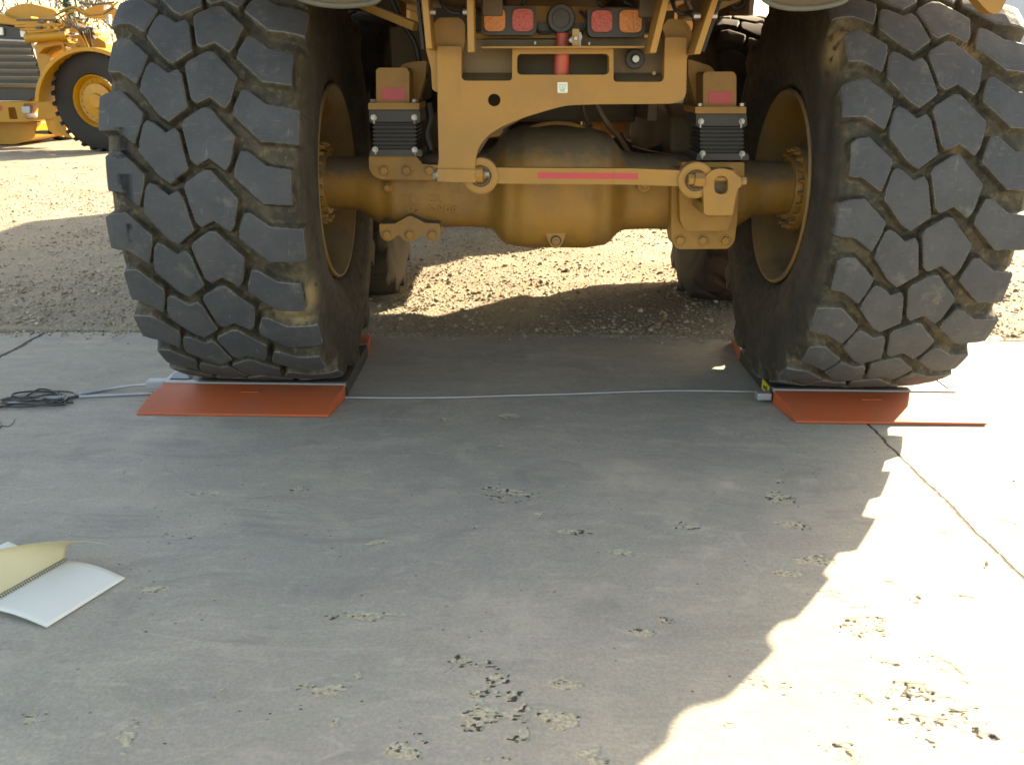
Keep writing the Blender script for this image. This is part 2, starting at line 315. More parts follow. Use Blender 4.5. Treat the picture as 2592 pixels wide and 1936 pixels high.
# ---------------------------------------------------------------- ground
def nonuni(a, b, c, d, step):             # coarse far, fine between b and c
    far = lambda m_, s_: [m_+s_*q for q in (.15, .4, .9, 1.8, 3.5, 7, 14, 28, 60, 130, 280, 600)]
    L = sorted([x for x in far(b, -1) if x > a]); R = [x for x in far(c, 1) if x < d]
    return np.array([a]+L+list(np.arange(b, c, step))+[c]+R+[d])
def gh(x, y):
    n = (vnoise(x*.9+9, y*.9, 1)-.5)*.05+(vnoise(x*3.1, y*3.1+5, 2)-.5)*.022+(vnoise(x*9, y*9, 3)-.5)*.008+(vnoise(x*24, y*24, 5)-.5)*.004
    f = np.clip((y-5.15)/.5, 0, 1); f2 = np.clip(1-(np.abs(y-9)-6)/6, .3, 1)
    z = .004+n*(.25+.75*f)*f2+.012*f
    return np.where((y < 5.02) & (np.abs(x) < 9.2), -.10, z)
xs, ys = nonuni(-700, -7, 6, 700, .045), nonuni(-300, 4.9, 13, 900, .045)
X, Y = np.meshgrid(xs, ys, indexing='ij'); Z = gh(X, Y)
me = np_mesh('ground', np.stack([X, Y, Z], -1).reshape(-1, 3), grid_faces(len(xs), len(ys)), GRAV)
g = bpy.data.objects.new('ground', me); C.objects.link(g); tag(g, kind='structure')
# slab with worn patches (x, y, half-width, half-depth in photo pixels, strength)
PT = [(1177,1673,60,18,1),(1250,1702,28,22,.8),(825,1745,72,20,1),(855,1822,38,32,1),(1030,1905,42,34,.9),(925,1563,75,14,.9),(1225,1795,42,48,.85),(1318,1782,42,28,.9),(1410,1812,42,34,.95),(1435,1732,32,24,.85),(1322,1857,26,18,.8),(1280,1922,48,22,.9),(1505,1900,38,26,.85),(905,1705,24,9,.8),(310,1862,28,36,.8),(385,1496,36,16,.9),(450,1355,30,9,.8),(940,1375,34,8,.8),(1290,1250,55,18,.7),(1228,1342,28,9,.8),(1370,1300,18,10,.8),(1455,1353,36,8,.8),(1570,1403,28,8,.7),(1735,1336,28,10,.9),(2000,1325,30,18,.9),(1982,1265,34,18,.85),(2060,1420,38,14,.95),(1990,1450,32,8,.9),(1955,1215,26,9,.6),(1400,1488,22,9,.8),(760,1240,20,8,.6),(550,1245,60,7,.6),(700,1260,30,6,.6),(560,1740,16,14,.4),(2105,1512,28,22,.85),(2152,1580,56,30,.95),(2170,1545,30,12,.8),(2215,1566,26,12,.9),(2250,1480,28,10,.9),(2310,1514,28,12,.9),(2400,1350,26,10,.9),(2385,1702,36,26,.9),(2222,1665,36,16,.9),(2372,1722,22,16,.8),(2330,1765,62,24,.95),(2332,1832,66,44,1),(2402,1797,34,16,.95),(2455,1790,24,12,.9),(2408,1826,24,14,.9),(1912,1726,40,24,.9),(1988,1744,28,12,.9),(2182,1772,20,14,.7),(2532,1872,48,32,1),(2130,1910,52,28,.95),(2030,1911,24,9,.9),(2435,1512,24,8,.7),(2540,1316,28,8,.8),(1835,1832,28,12,.7),(1630,1600,30,10,.8),(930,1500,20,8,.6),(1130,1060,18,5,.7),(1290,1052,20,5,.8),(1100,1150,20,6,.5),(640,1240,50,8,.4),(1700,1570,24,8,.5),(100,1800,40,30,.4),(1790,1250,30,10,.5),(200,1350,30,8,.5),(1270,1125,14,5,.6),(870,1580,20,8,.6)]
def slab_edge(x): return 5.06+.028*x+(vnoise(x*2.3, x*0+3, 8)-.5)*.09+(vnoise(x*9, x*0+1, 9)-.5)*.04
xs = np.unique(np.concatenate([np.arange(-9, -3.2, .2), np.arange(-3.2, -1.9, .02), np.arange(-1.9, 2.35, .005), np.arange(2.35, 3.6, .02), np.arange(3.6, 9.01, .2)]))
ys0 = np.concatenate([np.arange(-3, 1.2, .2), np.arange(1.2, 1.5, .02), np.arange(1.5, 3.0, .005), np.arange(3.0, 3.7, .01), np.arange(3.7, 5.0, .02)]); ys0 = (ys0+3)/(ys0[-1]+3)
X = np.repeat(xs[:, None], len(ys0), 1); Y = -3+ys0[None, :]*(slab_edge(X)+3)
W = np.zeros_like(X)
for u, v, a, b_, s_ in PT:
    c0 = G(u, v); rx = (G(u+a, v)-c0).length; ry = (G(u, v-b_)-c0).length
    W = np.maximum(W, s_*np.exp(-(((X-c0.x)/rx)**2+((Y-c0.y)/ry)**2)**.8*1.1))
def fbm(f, sd, oc=4): return sum((vnoise(X*f*.48*2**k+7*k, Y*f*2**k, sd+k)-.5)*.62**k for k in range(oc))
ss = lambda x, a, b: (lambda t: t*t*(3-2*t))(np.clip((x-a)/(b-a), 0, 1))
wsum = W+fbm(24, 60, 5)*1.5*np.clip(W/.2, 0, 1); DU = np.zeros_like(X)
for u, v, a, b_, s_ in [(1590,1207,70,45,1),(1845,1228,52,30,1),(1500,1010,60,10,.5),(1700,1540,60,20,.4),(380,1270,60,20,.5),(2000,1310,60,25,.6),(1480,1490,60,20,.4),(640,1900,90,20,.3),(1080,1260,60,16,.4)]:
    c0 = G(u, v); rx = (G(u+a, v)-c0).length; ry = (G(u, v-b_)-c0).length; DU = np.maximum(DU, s_*np.exp(-((X-c0.x)/rx)**2-((Y-c0.y)/ry)**2))
MASK = ss(wsum, .40, .80); wide = ss(wsum, .22, .45)*ss(vnoise(X*5, Y*5, 77), .3, .5)
PIT = ss(vnoise(X*72, Y*112, 81)+(vnoise(X*150, Y*190, 82)-.5)*.5, .72, .86)*wide
Z = (vnoise(X*.8, Y*.8, 4)-.5)*.006+(vnoise(X*30, Y*44, 6)-.5)*.0006-MASK*(.0010+.0030*(vnoise(X*60, Y*60, 71)))-PIT*.0038
nx, ny = X.shape; V = np.stack([X, Y, Z], -1).reshape(-1, 3); Fq = grid_faces(nx, ny)
Vb = np.stack([X[:, -1], Y[:, -1], X[:, -1]*0-.14], -1); k = np.arange(nx-1)
Fq = np.concatenate([Fq, np.stack([k*ny+ny-1, (k+1)*ny+ny-1, nx*ny+k+1, nx*ny+k], -1)])
me = np_mesh('concrete_slab', np.concatenate([V, Vb]), Fq, CONC, {'mask': np.concatenate([MASK.ravel(), np.zeros(nx)]), 'pit': np.concatenate([PIT.ravel(), np.zeros(nx)]), 'dusty': np.concatenate([DU.ravel(), np.zeros(nx)])})
o = bpy.data.objects.new('concrete_slab', me); C.objects.link(o); tag(o, kind='structure')
# loose stones
def icos():
    t = (1+5**.5)/2; v = np.array([(-1,t,0),(1,t,0),(-1,-t,0),(1,-t,0),(0,-1,t),(0,1,t),(0,-1,-t),(0,1,-t),(t,0,-1),(t,0,1),(-t,0,-1),(-t,0,1)], float)/np.sqrt(1+t*t)
    f = np.array([(0,11,5),(0,5,1),(0,1,7),(0,7,10),(0,10,11),(1,5,9),(5,11,4),(11,10,2),(10,7,6),(7,1,8),(3,9,4),(3,4,2),(3,2,6),(3,6,8),(3,8,9),(4,9,5),(2,4,11),(6,2,10),(8,6,7),(9,8,1)])
    return v, f
IV, IF = icos()
def stones(px, py, r, zf):
    n = len(px); v = IV[None]*(1+rng.uniform(-.28, .28, (n, 12, 1))); v = v*(r[:, None, None]*rng.uniform(.6, 1.25, (n, 1, 3))*np.array([1, 1, .7]))
    a = rng.uniform(0, 6.28, n); ca, sa = np.cos(a)[:, None], np.sin(a)[:, None]
    x = v[..., 0]*ca-v[..., 1]*sa+px[:, None]; y = v[..., 0]*sa+v[..., 1]*ca+py[:, None]; z = v[..., 2]+(zf(px, py)+r*.28)[:, None]
    return np.stack([x, y, z], -1).reshape(-1, 3), (IF[None]+np.arange(n)[:, None, None]*12).reshape(-1, 3)
n = 52000; py = 5.12+rng.random(n)**1.35*9.5; px = -.2+(rng.random(n)-.5)*(py*1.25+1.2)
dens = vnoise(px*1.3+3, py*1.3, 21)*.6+vnoise(px*4, py*4, 22)*.4; keep = rng.random(n) < np.clip((dens-.25)*2.4, .12, 1); px, py = px[keep], py[keep]
r = np.clip(rng.lognormal(-4.98, .45, len(px)), .0035, .022)
V1, F1 = stones(px, py, r, gh)
n = 1100; px = rng.uniform(-3.2, 3.4, n); py = slab_edge(px)+.03-np.abs(rng.normal(0, .07, n)); r = rng.uniform(.003, .010, n)
V2, F2 = stones(px, py, r, lambda a, b: a*0)
n = 160; px = rng.uniform(-3, 3, n); py = rng.uniform(1.6, 5, n); V3, F3 = stones(px, py, rng.uniform(.0015, .004, n), lambda a, b: a*0)
me = np_mesh('gravel', np.concatenate([V1, V2, V3]), np.concatenate([F1, F2+len(V1), F3+len(V1)+len(V2)]), STONE, smooth=False)
o = bpy.data.objects.new('gravel', me); C.objects.link(o); tag(o, 'loose crushed stones scattered over the dirt and the edge of the concrete', 'gravel', kind='stuff')
m = MB(); rad = 9                                                     # far pale stone heap
for i in range(21):
    for j in range(48):
        t = j*2*math.pi/48; q = i/20; rr = rad*q*(1+.12*math.sin(3*t+1)+.06*math.sin(7*t)); m.v.append(Vector((6.6+rr*math.cos(t), 36+rr*.8*math.sin(t), 3.4*(1-q)**1.05*(1+.07*math.sin(5*t+i))-.02)))
m.f += [(i*48+j, i*48+(j+1) % 48, (i+1)*48+(j+1) % 48, (i+1)*48+j) for i in range(20) for j in range(48)]
tag(obj('stone_heap', m, MOUNDM), 'pale heap of gravel seen in the gap beside the right rear tyre', 'gravel heap', kind='stuff')

# ---------------------------------------------------------------- tyres
RT, NP = .950, 26; PITCH = 2*math.pi*RT/NP; PXM, PYM, PER = 2165.0, 460/PITCH, 460
BL = [[(165,1262),(190,1240),(310,1228),(490,1390),(482,1455),(430,1605),(290,1510),(165,1500)],
      [(520,1030),(540,1003),(578,1010),(690,1092),(762,1058),(790,1095),(850,1340),(715,1440),(640,1395),(485,1215),(490,1150)],
      [(990,903),(1040,905),(1236,1105),(1190,1290),(1160,1335),(1035,1250),(935,1302),(900,1270),(835,1020),(850,990)],
      [(1300,757),(1345,762),(1485,862),(1700,888),(1700,1135),(1455,1122),(1243,935),(1250,880)]]
def polysd(px, py, poly):
    n = len(poly); d = np.full(px.shape, 1e9); ins = np.zeros(px.shape, bool)
    for i in range(n):
        ax, ay = poly[i]; bx, by = poly[(i+1) % n]; ex, ey = bx-ax, by-ay; wx, wy = px-ax, py-ay
        t = np.clip((wx*ex+wy*ey)/(ex*ex+ey*ey), 0, 1); d = np.minimum(d, (wx-ex*t)**2+(wy-ey*t)**2)
        c = ((ay > py) != (by > py)) & (px < (bx-ax)*(py-ay)/(by-ay+1e-12)+ax); ins ^= c
    d = np.sqrt(d); return np.where(ins, -d, d)
FL = ([0, .2, .30, .335, .36, .374], [.910, .907, .900, .890, .868, .830]); TP = ([0, .2, .30, .345, .374], [.952, .948, .940, .932, .922])
SIDE = [(.377, .800), (.3785, .762), (.378, .735), (.3825, .72), (.384, .68), (.3825, .64), (.376, .60), (.3685, .575), (.3675, .57), (.360, .535), (.3515, .51), (.350, .505), (.338, .475), (.322, .455), (.312, .450), (.300, .435)]
def make_tyre(name, du, dt, phase=0.0, mud=None, wet=None):
    nt_ = int(round(.748/dt)); t = np.linspace(-.374, .374, nt_+1); ns = int(round(2*PITCH/du)); s = np.arange(ns)*2*PITCH/ns
    T, Sg = np.meshgrid(t, s); hmax = np.zeros(T.shape); wn = (rng.random((ns, nt_+1))-.5)
    px = T*PXM+935; py0 = -Sg*PYM
    for kk in range(-1, 5):
        for bi, B in enumerate(BL):
            poly = [list(p) for p in B]; lng = (kk % 2 == (1 if bi == 3 else 0))
            if bi == 0:
                x_ = 135 if lng else 196
                for p in poly:
                    if p[0] == 165: p[0] = x_
                if not lng: poly[1] = [230, 1238]
            if bi == 3:
                x_ = 1738 if lng else 1668
                for p in poly:
                    if p[0] == 1700: p[0] = x_
            for p in poly: p[1] -= 4*PER - kk*PER*1 - 0
            sd = polysd(px, py0, poly)/PXM
            wdt = .012
            hh = np.clip(1-(sd-.0035)/wdt, 0, 1); hh = np.where(hh > .72, 1-(1-hh)**2*1.6*(.28/.28)*(1/(.28*1.6))*.28, hh)
            hmax = np.maximum(hmax, hh)
    # tile round the wheel
    reps = NP//2; Hh = np.tile(hmax, (reps, 1)); n_ = Hh.shape[0]
    ang = (np.arange(n_)/n_)*2*math.pi+phase*PITCH/RT
    fl, tp = np.interp(np.abs(t), *FL), np.interp(np.abs(t), *TP)
    an = (np.arange(n_)/n_)*60
    lo = vnoise(an[:, None]+T[:1]*0, (t[None, :]+1)*12, 31)-.5
    lug = Hh
    r = fl[None]+(tp-fl)[None]*Hh+lo*.006*(1-Hh)+lo*.0015
    x = np.repeat(t[None], n_, 0)
    SR = [p[1] for p in SIDE]; SX = [p[0] for p in SIDE]; ks = len(SIDE)
    xl = np.repeat(-np.array(SX)[::-1][None], n_, 0); rl = np.repeat(np.array(SR)[::-1][None], n_, 0)
    xr, rr = -xl[:, ::-1], rl[:, ::-1]
    x = np.concatenate([xl, x, xr], 1); r = np.concatenate([rl, r, rr], 1)
    lug = np.concatenate([np.zeros((n_, ks)), lug, np.zeros((n_, ks))], 1)
    sd_ = np.concatenate([np.ones((n_, ks)), np.repeat(np.clip((np.abs(t)-.35)/.03, 0, 1)[None], n_, 0)*(Hh < .3), np.ones((n_, ks))], 1)
    y, z = -r*np.cos(ang)[:, None], r*np.sin(ang)[:, None]
    low = np.clip((-z-.55)/.37, 0, 1)*np.clip((r-.45)/.2, 0, 1); x = x*(1+.045*low**2*(1-low*.3))
    zsh = 0
    zf = -.914; z = np.where(z < zf+.02, zf+.02*np.exp(np.clip((z-zf-.02)/.02, -8, 0))-(0.0), z)
    V = np.stack([x, y, z], -1); A = {'lug': lug, 'side': sd_}
    md = np.zeros(lug.shape)
    if mud:
        for (mx, my, mz, mr) in mud: md = np.maximum(md, np.exp(-((x-mx)**2+(y-my)**2+(z-mz)**2)/mr**2)*1.4*(lug < .6))
    A['mud'] = np.clip(md, 0, 1); wt = np.zeros(lug.shape)
    if wet:
        for (mx, z0, z1, wr) in wet: wt = np.maximum(wt, (np.clip(1.6-np.abs(x-mx)/wr, 0, 1)*(z > z0)*(z < z1)*(y < 0)))
    A['wet'] = wt
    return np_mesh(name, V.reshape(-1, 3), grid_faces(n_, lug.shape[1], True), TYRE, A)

# ---------------------------------------------------------------- dump truck
XC, YA = .207, 4.25
TRK = thing('dump_truck', (XC, YA, 0), 'dusty yellow articulated dump truck seen from behind, its rear wheels parked on two orange scales', 'dump truck')
ZW = .99
def wheel_hub():
    m = MB()            # inboard face at negative x = towards the camera side of the axle (x towards truck centre)
    m.lathe([(-.30, .11), (-.30, .145), (-.275, .155), (-.275, .195), (-.25, .20), (-.245, .17), (-.05, .17), (.1, .18), (.26, .19), (.30, .17), (.34, .12), (.345, .001)], n=48)
    for i in range(20):
        a = i*math.pi/10; m.bolt((-.275, .178*math.cos(a), .178*math.sin(a)), (-1, 0, 0), .011, .024)
    return m
def rim_mb():
    m = MB()
    m.lathe([(-.335, .453), (-.345, .447), (-.343, .438), (-.32, .425), (-.29, .405), (-.26, .400), (-.16, .392), (-.145, .385), (-.14, .345), (-.12, .335), (.03, .325), (.06, .32), (.075, .20), (.085, .18), (.10, .18), (.10, .20), (.09, .33), (.2, .385), (.29, .405), (.32, .425), (.343, .438), (.345, .447), (.335, .453), (.30, .44), (.2, .41), (-.2, .41), (-.30, .44), (-.335, .453)], n=96)
    return m
hubm, rimm = wheel_hub(), rim_mb()
def make_wheel(x, y, z, tyre_me, side, label=None):
    h = obj('wheel', hubm, YELAX, TRK, local=True); h.location = Vector((x, y, z))-ORG[TRK.name]
    if side < 0: h.rotation_euler = (0, 0, 0)
    r_ = obj('rim', rimm, RIMP, h, local=True)
    t_ = bpy.data.objects.new('tyre', tyre_me); C.objects.link(t_); t_.parent = h
    if side < 0:        # left of the truck: the inboard side faces +x
        h.rotation_euler = (0, 0, math.pi); t_.rotation_euler = (0, 0, -math.pi)
    if label: h['label'] = label
    return h
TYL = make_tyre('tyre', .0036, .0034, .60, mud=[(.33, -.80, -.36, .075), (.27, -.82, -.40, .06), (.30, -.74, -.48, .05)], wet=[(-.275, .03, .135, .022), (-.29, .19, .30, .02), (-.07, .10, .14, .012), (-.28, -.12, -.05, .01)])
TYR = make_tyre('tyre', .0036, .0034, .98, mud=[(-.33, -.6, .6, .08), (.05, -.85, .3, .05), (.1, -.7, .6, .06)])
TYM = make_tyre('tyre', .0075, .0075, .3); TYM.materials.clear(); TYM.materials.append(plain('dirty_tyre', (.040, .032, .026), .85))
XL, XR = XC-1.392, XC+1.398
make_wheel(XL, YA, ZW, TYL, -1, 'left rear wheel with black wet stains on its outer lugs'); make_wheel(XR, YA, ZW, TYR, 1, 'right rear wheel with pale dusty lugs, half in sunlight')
for y in (6.22, 10.65):
    for sx, xx in ((-1, XL), (1, XR)): make_wheel(xx, y, .915, TYM, sx)

# axle housing by lofted super-ellipse sections
def loft_x(secs, yc, n=40, e=2.6):
    m = MB()
    for (x, zb, zt, hd, ex) in secs:
        zc, hh = (zb+zt)/2, (zt-zb)/2
        for i in range(n):
            t = i*2*math.pi/n; c, s = math.cos(t), math.sin(t)
            m.v.append(Vector((x, yc+hd*math.copysign(abs(c)**(2/ex), c), zc+hh*math.copysign(abs(s)**(2/ex), s))))
    k = len(secs); m.f += [(i*n+j, i*n+(j+1) % n, (i+1)*n+(j+1) % n, (i+1)*n+j) for i in range(k-1) for j in range(n)]+[tuple(range(n)), tuple(range((k-1)*n, k*n))]
    return m
def smooth_secs(keys, step=.02):
    xs = np.arange(keys[0][0], keys[-1][0]+1e-6, step); K = np.array(keys); out = []
    for x in xs:
        i = min(max(np.searchsorted(K[:, 0], x)-1, 0), len(K)-2); f = (x-K[i, 0])/(K[i+1, 0]-K[i, 0]); f = min(max(f, 0), 1); f = f*f*(3-2*f)
        out.append((x, *(K[i, 1:]*(1-f)+K[i+1, 1:]*f)))
    return out
AX = [(-1.26, .87, 1.11, .12, 2), (-1.02, .868, 1.112, .125, 2), (-.97, .862, 1.115, .13, 2), (-.83, .795, 1.13, .16, 2.2), (-.76, .775, 1.14, .19, 2.8), (-.42, .795, 1.14, .19, 3), (-.33, .79, 1.15, .20, 3), (-.235, .722, 1.24, .31, 3.2), (-.15, .712, 1.265, .345, 3.2), (.12, .712, 1.265, .345, 3.2), (.21, .722, 1.24, .31, 3.2), (.32, .79, 1.15, .20, 3), (.42, .795, 1.14, .19, 3), (.60, .79, 1.14, .19, 2.8), (.74, .775, 1.14, .19, 2.6), (.84, .80, 1.13, .16, 2.2), (.97, .862, 1.115, .13, 2), (1.26, .87, 1.11, .12, 2)]
def sx(secs, dz=0): return [(XC+s[0], s[1]+dz, s[2]+dz, s[3], s[4]) for s in smooth_secs(secs)]
axle = obj('rear_axle', loft_x(sx(AX), YA), YELAX, TRK, angle=60)
m = MB()                                                                # seam ring of the banjo
for i in range(0, 61):
    t = math.pi*(-.02+1.04*i/60); m.v.append(Vector((XC-.01+.30*math.cos(t)*1.0, YA-.10, 1.02+.262*math.sin(t))))
m2 = MB().tube(m.v, .010, 8); obj('seam_flange', m2, YELAX, axle)
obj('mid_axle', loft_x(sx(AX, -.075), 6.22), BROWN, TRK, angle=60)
def pipe_text(body, size, loc, mat, parent, depth=.002, name='lettering', rot=(math.pi/2, 0, 0), shear=0):
    cu = bpy.data.curves.new(name, 'FONT'); cu.body = body; cu.size = size; cu.extrude = depth; cu.bevel_depth = .0006; cu.space_character = 1.15
    t = bpy.data.objects.new('tmp', cu); C.objects.link(t); dg = bpy.context.evaluated_depsgraph_get(); me_ = bpy.data.meshes.new_from_object(t.evaluated_get(dg)); bpy.data.objects.remove(t)
    me_.materials.clear(); me_.materials.append(mat); o_ = bpy.data.objects.new(name, me_); C.objects.link(o_); o_.parent = parent
    o_.rotation_euler = rot; o_.location = Vector(loc)-(ORG[parent.name] if parent else Vector()); ORG[o_.name] = Vector(); return o_
for tx_, u_, v_ in (('20F', 1014, 511), ('C2', 1084, 511), ('OS', 1030, 536), ('F-VG0', 1086, 536)): pipe_text(tx_, .044, P(u_, v_, 4.060), YELAX, axle, .0045, 'casting_number')
def XZ(pts, Y): return [P(u, v, Y) for u, v in pts]
def rnd(pts, r, k=5):                     # rounds the corners of a pixel outline; points given with a third value keep their own radius
    out = []; n = len(pts)
    for i in range(n):
        p = Vector(pts[i][:2]); a = Vector(pts[i-1][:2]); b = Vector(pts[(i+1) % n][:2]); rr = pts[i][2] if len(pts[i]) > 2 else r
        da, db = (a-p), (b-p); q = min(rr, da.length*.48, db.length*.48)
        if q < .5: out.append((p.x, p.y)); continue
        p0, p1 = p+da.normalized()*q, p+db.normalized()*q
        for j in range(k+1):
            t = j/k; z = p0*(1-t)**2+p*2*t*(1-t)+p1*t*t; out.append((z.x, z.y))
    return out
def circ(u, v, r, n=24, ry=None): return [(u+r*math.cos(i*2*math.pi/n), v+(ry or r)*math.sin(i*2*math.pi/n)) for i in range(n)]
def plate(loops, Y, th, mb=None): return (mb or MB()).prism([XZ(L, Y) for L in loops], (0, th, 0))
def bolts(name, lst, Y, par, r=.02, mat=YELAX, h=.016):
    for u, v in lst: b_ = obj(name, MB().bolt(P(u, v, Y), (0, -1, 0), r, h), mat, par, bevel=.0015)
YB = 4.02
# left axle mounting plates
pl = obj('axle_bracket', plate([rnd([(934,395,3),(1052,395,3),(1066,412),(1068,416),(1108,418,3),(1108,456,3),(968,455,3),(945,446,14),(934,428,14)], 4)], 3.99, .12), YELAX, TRK, bevel=.005)
bolts('bolt', [(973,432),(1030,432),(1088,432)], 3.99, pl, .0205)
bolts('bolt', [(981,475)], 4.066, axle, .016)
lower = plate([rnd([(960,567,3),(1000,566,3),(1020,555,8),(1037,545,12),(1056,554,8),(1076,565,6),(1112,566,4),(1116,582),(1113,598,8),(1107,611,8),(1094,613,8),(1082,608,8),(1072,597,4),(1062,597,4),(1052,609,8),(1038,613,9),(1022,609,8),(1012,596,4),(1004,596,4),(994,607,8),(980,612,9),(966,604,8),(961,590,6)], 5)], 3.995, .17)
pl = obj('lower_bracket', lower, YELAX, TRK, bevel=.005); bolts('bolt', [(980,594),(1038,594),(1095,594)], 3.995, pl, .0205)
# right axle mounting casting
m = plate([rnd([(1700,470,3),(1870,470,3),(1866,560,10),(1859,613,12),(1843,630,8),(1716,631,10),(1704,620,10),(1699,590,6)], 5)], 3.975, .14)
pl = obj('axle_bracket', m, YELAX, TRK, bevel=.008); bolts('bolt', [(1720,608),(1778,608),(1835,609)], 3.975, pl, .021)
m = plate([rnd([(1716,430,3),(1862,430,3),(1852,560,5),(1840,585,12),(1735,585,12),(1722,560,5)], 4)], 3.90, .16); obj('bracket_boss', m, YELAX, pl, bevel=.03, segs=4)
obj('axle_pad', plate([rnd([(1725,411),(1884,411),(1884,470),(1725,470)], 3)], 4.0, .18), YELAX, TRK, bevel=.005)
m = plate([rnd([(1381,590),(1433,590),(1428,606,4),(1419,625,8),(1407,630,10),(1395,625,8),(1386,606,4)], 3)], 3.93, .10); dp = obj('drain_boss', m, YELAX, TRK, bevel=.004)
c_ = P(1407, 609, 3.93); obj('drain_plug', MB().cyl(c_, c_-Vector((0, .012, 0)), .019, n=24).cyl(c_-Vector((0, .012, 0)), c_-Vector((0, .02, 0)), .009, n=6), YELAX, dp, bevel=.002); obj('seal_ring', MB().lathe([(0, .0195), (-.004, .0195), (-.004, .0235), (0, .0235)], c_, 28, 'y'), BLACK, dp)
c_ = P(1631, 470, 4.0); pg = obj('filler_plug', MB().cyl(c_, c_+Vector((0, .1, 0)), .032).cyl(c_-Vector((0, .012, 0)), c_, .016, n=6), YELAX, TRK, bevel=.003)

# frame casting
YF = 3.60
outer = rnd([(1107,118,4),(1168,118,6),(1168,205,14),(1296,205,10),(1297,122,3),(1553,122,3),(1553,208,10),(1681,208,14),(1683,95,6),(1739,95,10),(1737,170,3),(1735,252,22),(1705,263,16),(1620,264,10),(1524,264,20),(1437,267,20),(1393,277,20),(1329,297,20),(1271,320,20),(1236,342,20),(1213,370,20),(1203,404,14),(1203,462,3),(1107,459,3),(1107,427,6),(1111,405,10),(1108,290,10),(1107,160,10)], 6)
slot = rnd([(1309,137),(1542,137),(1542,190),(1309,190)], 13, 6)
m = plate([outer, slot, circ(1251, 254, 16)], YF, .083)
fr = obj('rear_frame', m, YEL, TRK, bevel=.019, segs=5)
m = plate([rnd([(1112,100),(1735,95),(1730,262),(1437,267),(1329,297),(1240,345),(1203,404),(1196,440),(1112,440)], 6), slot, circ(1251, 254, 16)], YF+.085, .02)
obj('frame_web', m, GRIME_SHADE, fr, bevel=.004)  # pocket back: dirt plus recess shade put into the colour
obj('slot_shade', plate([[(1290,128),(1560,128),(1560,200),(1290,200)]], 3.80, .02), BROWN, fr)  # dark plate standing in for the shade inside the slot
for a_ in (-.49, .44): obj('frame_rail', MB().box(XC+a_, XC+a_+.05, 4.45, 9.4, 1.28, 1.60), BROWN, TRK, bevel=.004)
for a, b_ in ((1170, 1295), (1555, 1682)):                              # sloping pocket floors
    m = MB().add([P(a, 185, YF+.08), P(b_, 185, YF+.08), P(b_, 208, YF+.006), P(a, 208, YF+.006), P(a, 214, YF+.08), P(b_, 214, YF+.08)], [(0, 1, 2, 3), (0, 3, 4), (1, 5, 2), (3, 2, 5, 4), (0, 4, 5, 1)])
    obj('pocket_floor', m, GRIME_SHADE, fr)
m = plate([rnd([(1107,428),(1204,430),(1204,463),(1107,460)], 3)], YF-.012, .12); obj('link_foot', m, YEL, fr, bevel=.006)
m = MB(); a = P(1104, 443, YF+.03); m.cyl(a, a-Vector((.012, 0, 0)), .024, n=6); m.cyl(a+Vector((.01, 0, 0)), a, .028)
obj('clevis_bolt', m, STEEL, fr, bevel=.002)
# tall posts and wing of the casting
for pts, yy in (([(1078,126),(1098,60,10),(1110,45,10),(1165,45,10),(1177,60,10),(1177,105,4),(1168,140,4),(1107,140,4),(1108,235,4),(1094,228),(1091,174,10)], YF+.03), ([(1681,150,3),(1683,90,6),(1676,70,8),(1690,48,10),(1735,50,14),(1752,80,10),(1752,120,8),(1739,150,4),(1737,240,4),(1728,240,4),(1728,150,3)], YF+.03)):
    obj('frame_post', plate([rnd(pts, 6)], yy, .13), YEL, fr, bevel=.014, segs=3)
# body hinge plates (upright plates seen edge-on)
def hinge(u0, v0, u1, v1, wpx, Y0, Y1, name='hinge_plate', mat=YEL2):
    a, b_, c0, d0 = P(u0, v0, Y0), P(u0+wpx, v0, Y0), P(u1+wpx, v1, Y0), P(u1, v1, Y0)
    return obj(name, MB().prism([[a, b_, c0, d0]], (0, Y1-Y0, 0)), mat, TRK, bevel=.003)
hp = [hinge(1062,-60,1078,124,16,3.46,3.64), hinge(1180,-60,1184,133,17,3.44,3.60), hinge(1692,-60,1644,135,17,3.44,3.60), hinge(1822,-60,1756,138,17,3.46,3.64)]
hinge(1046,-60,1066,126,10,3.66,3.7,'rubber_edge',RUBM); hinge(1840,-60,1774,132,10,3.66,3.7,'rubber_edge',RUBM)
for u, v, k in ((1094,31,0),(1180,31,1),(1764,41,3),(1806,41,3)):
    a = P(u, v, 3.5); obj('plate_bolt', MB().cyl(a-Vector((.013, 0, 0)), a+Vector((.013, 0, 0)), .012, n=6), STEEL, hp[k], bevel=.001)
# lamp panel
lp = obj('light_panel', plate([[(1219,14),(1634,20),(1630,119),(1219,117)]], 3.715, .01), YELAX, TRK)
obj('shelf_lip', MB().prism([[P(1218,118,3.55), P(1632,117,3.55), P(1632,122,3.55), P(1218,123,3.55)]], (0, .165, 0)), YEL2, lp, bevel=.001)
for (a, b_, c0) in ((1222,1358,0),(1487,1633,5)):
    obj('lamp_housing', plate([rnd([(a,16+c0),(b_,16+c0),(b_,78+c0,20),(b_-8,90+c0,14),(a+8,90+c0,14),(a,78+c0,20)], 10)], 3.635, .075), DARK, lp, bevel=.006)
for (u0, u1, v0, v1, mt, nm) in ((1225,1279,22,80,LORA,'turn_lamp'),(1297,1350,23,80,LRED,'tail_lamp'),(1497,1550,27,82,LRED,'tail_lamp'),(1568,1625,26,83,LORA,'turn_lamp')):
    obj(nm, plate([rnd([(u0,v0),(u1,v0),(u1,v1),(u0,v1)], 17, 7)], 3.615, .02), mt, lp, bevel=.007, segs=4)
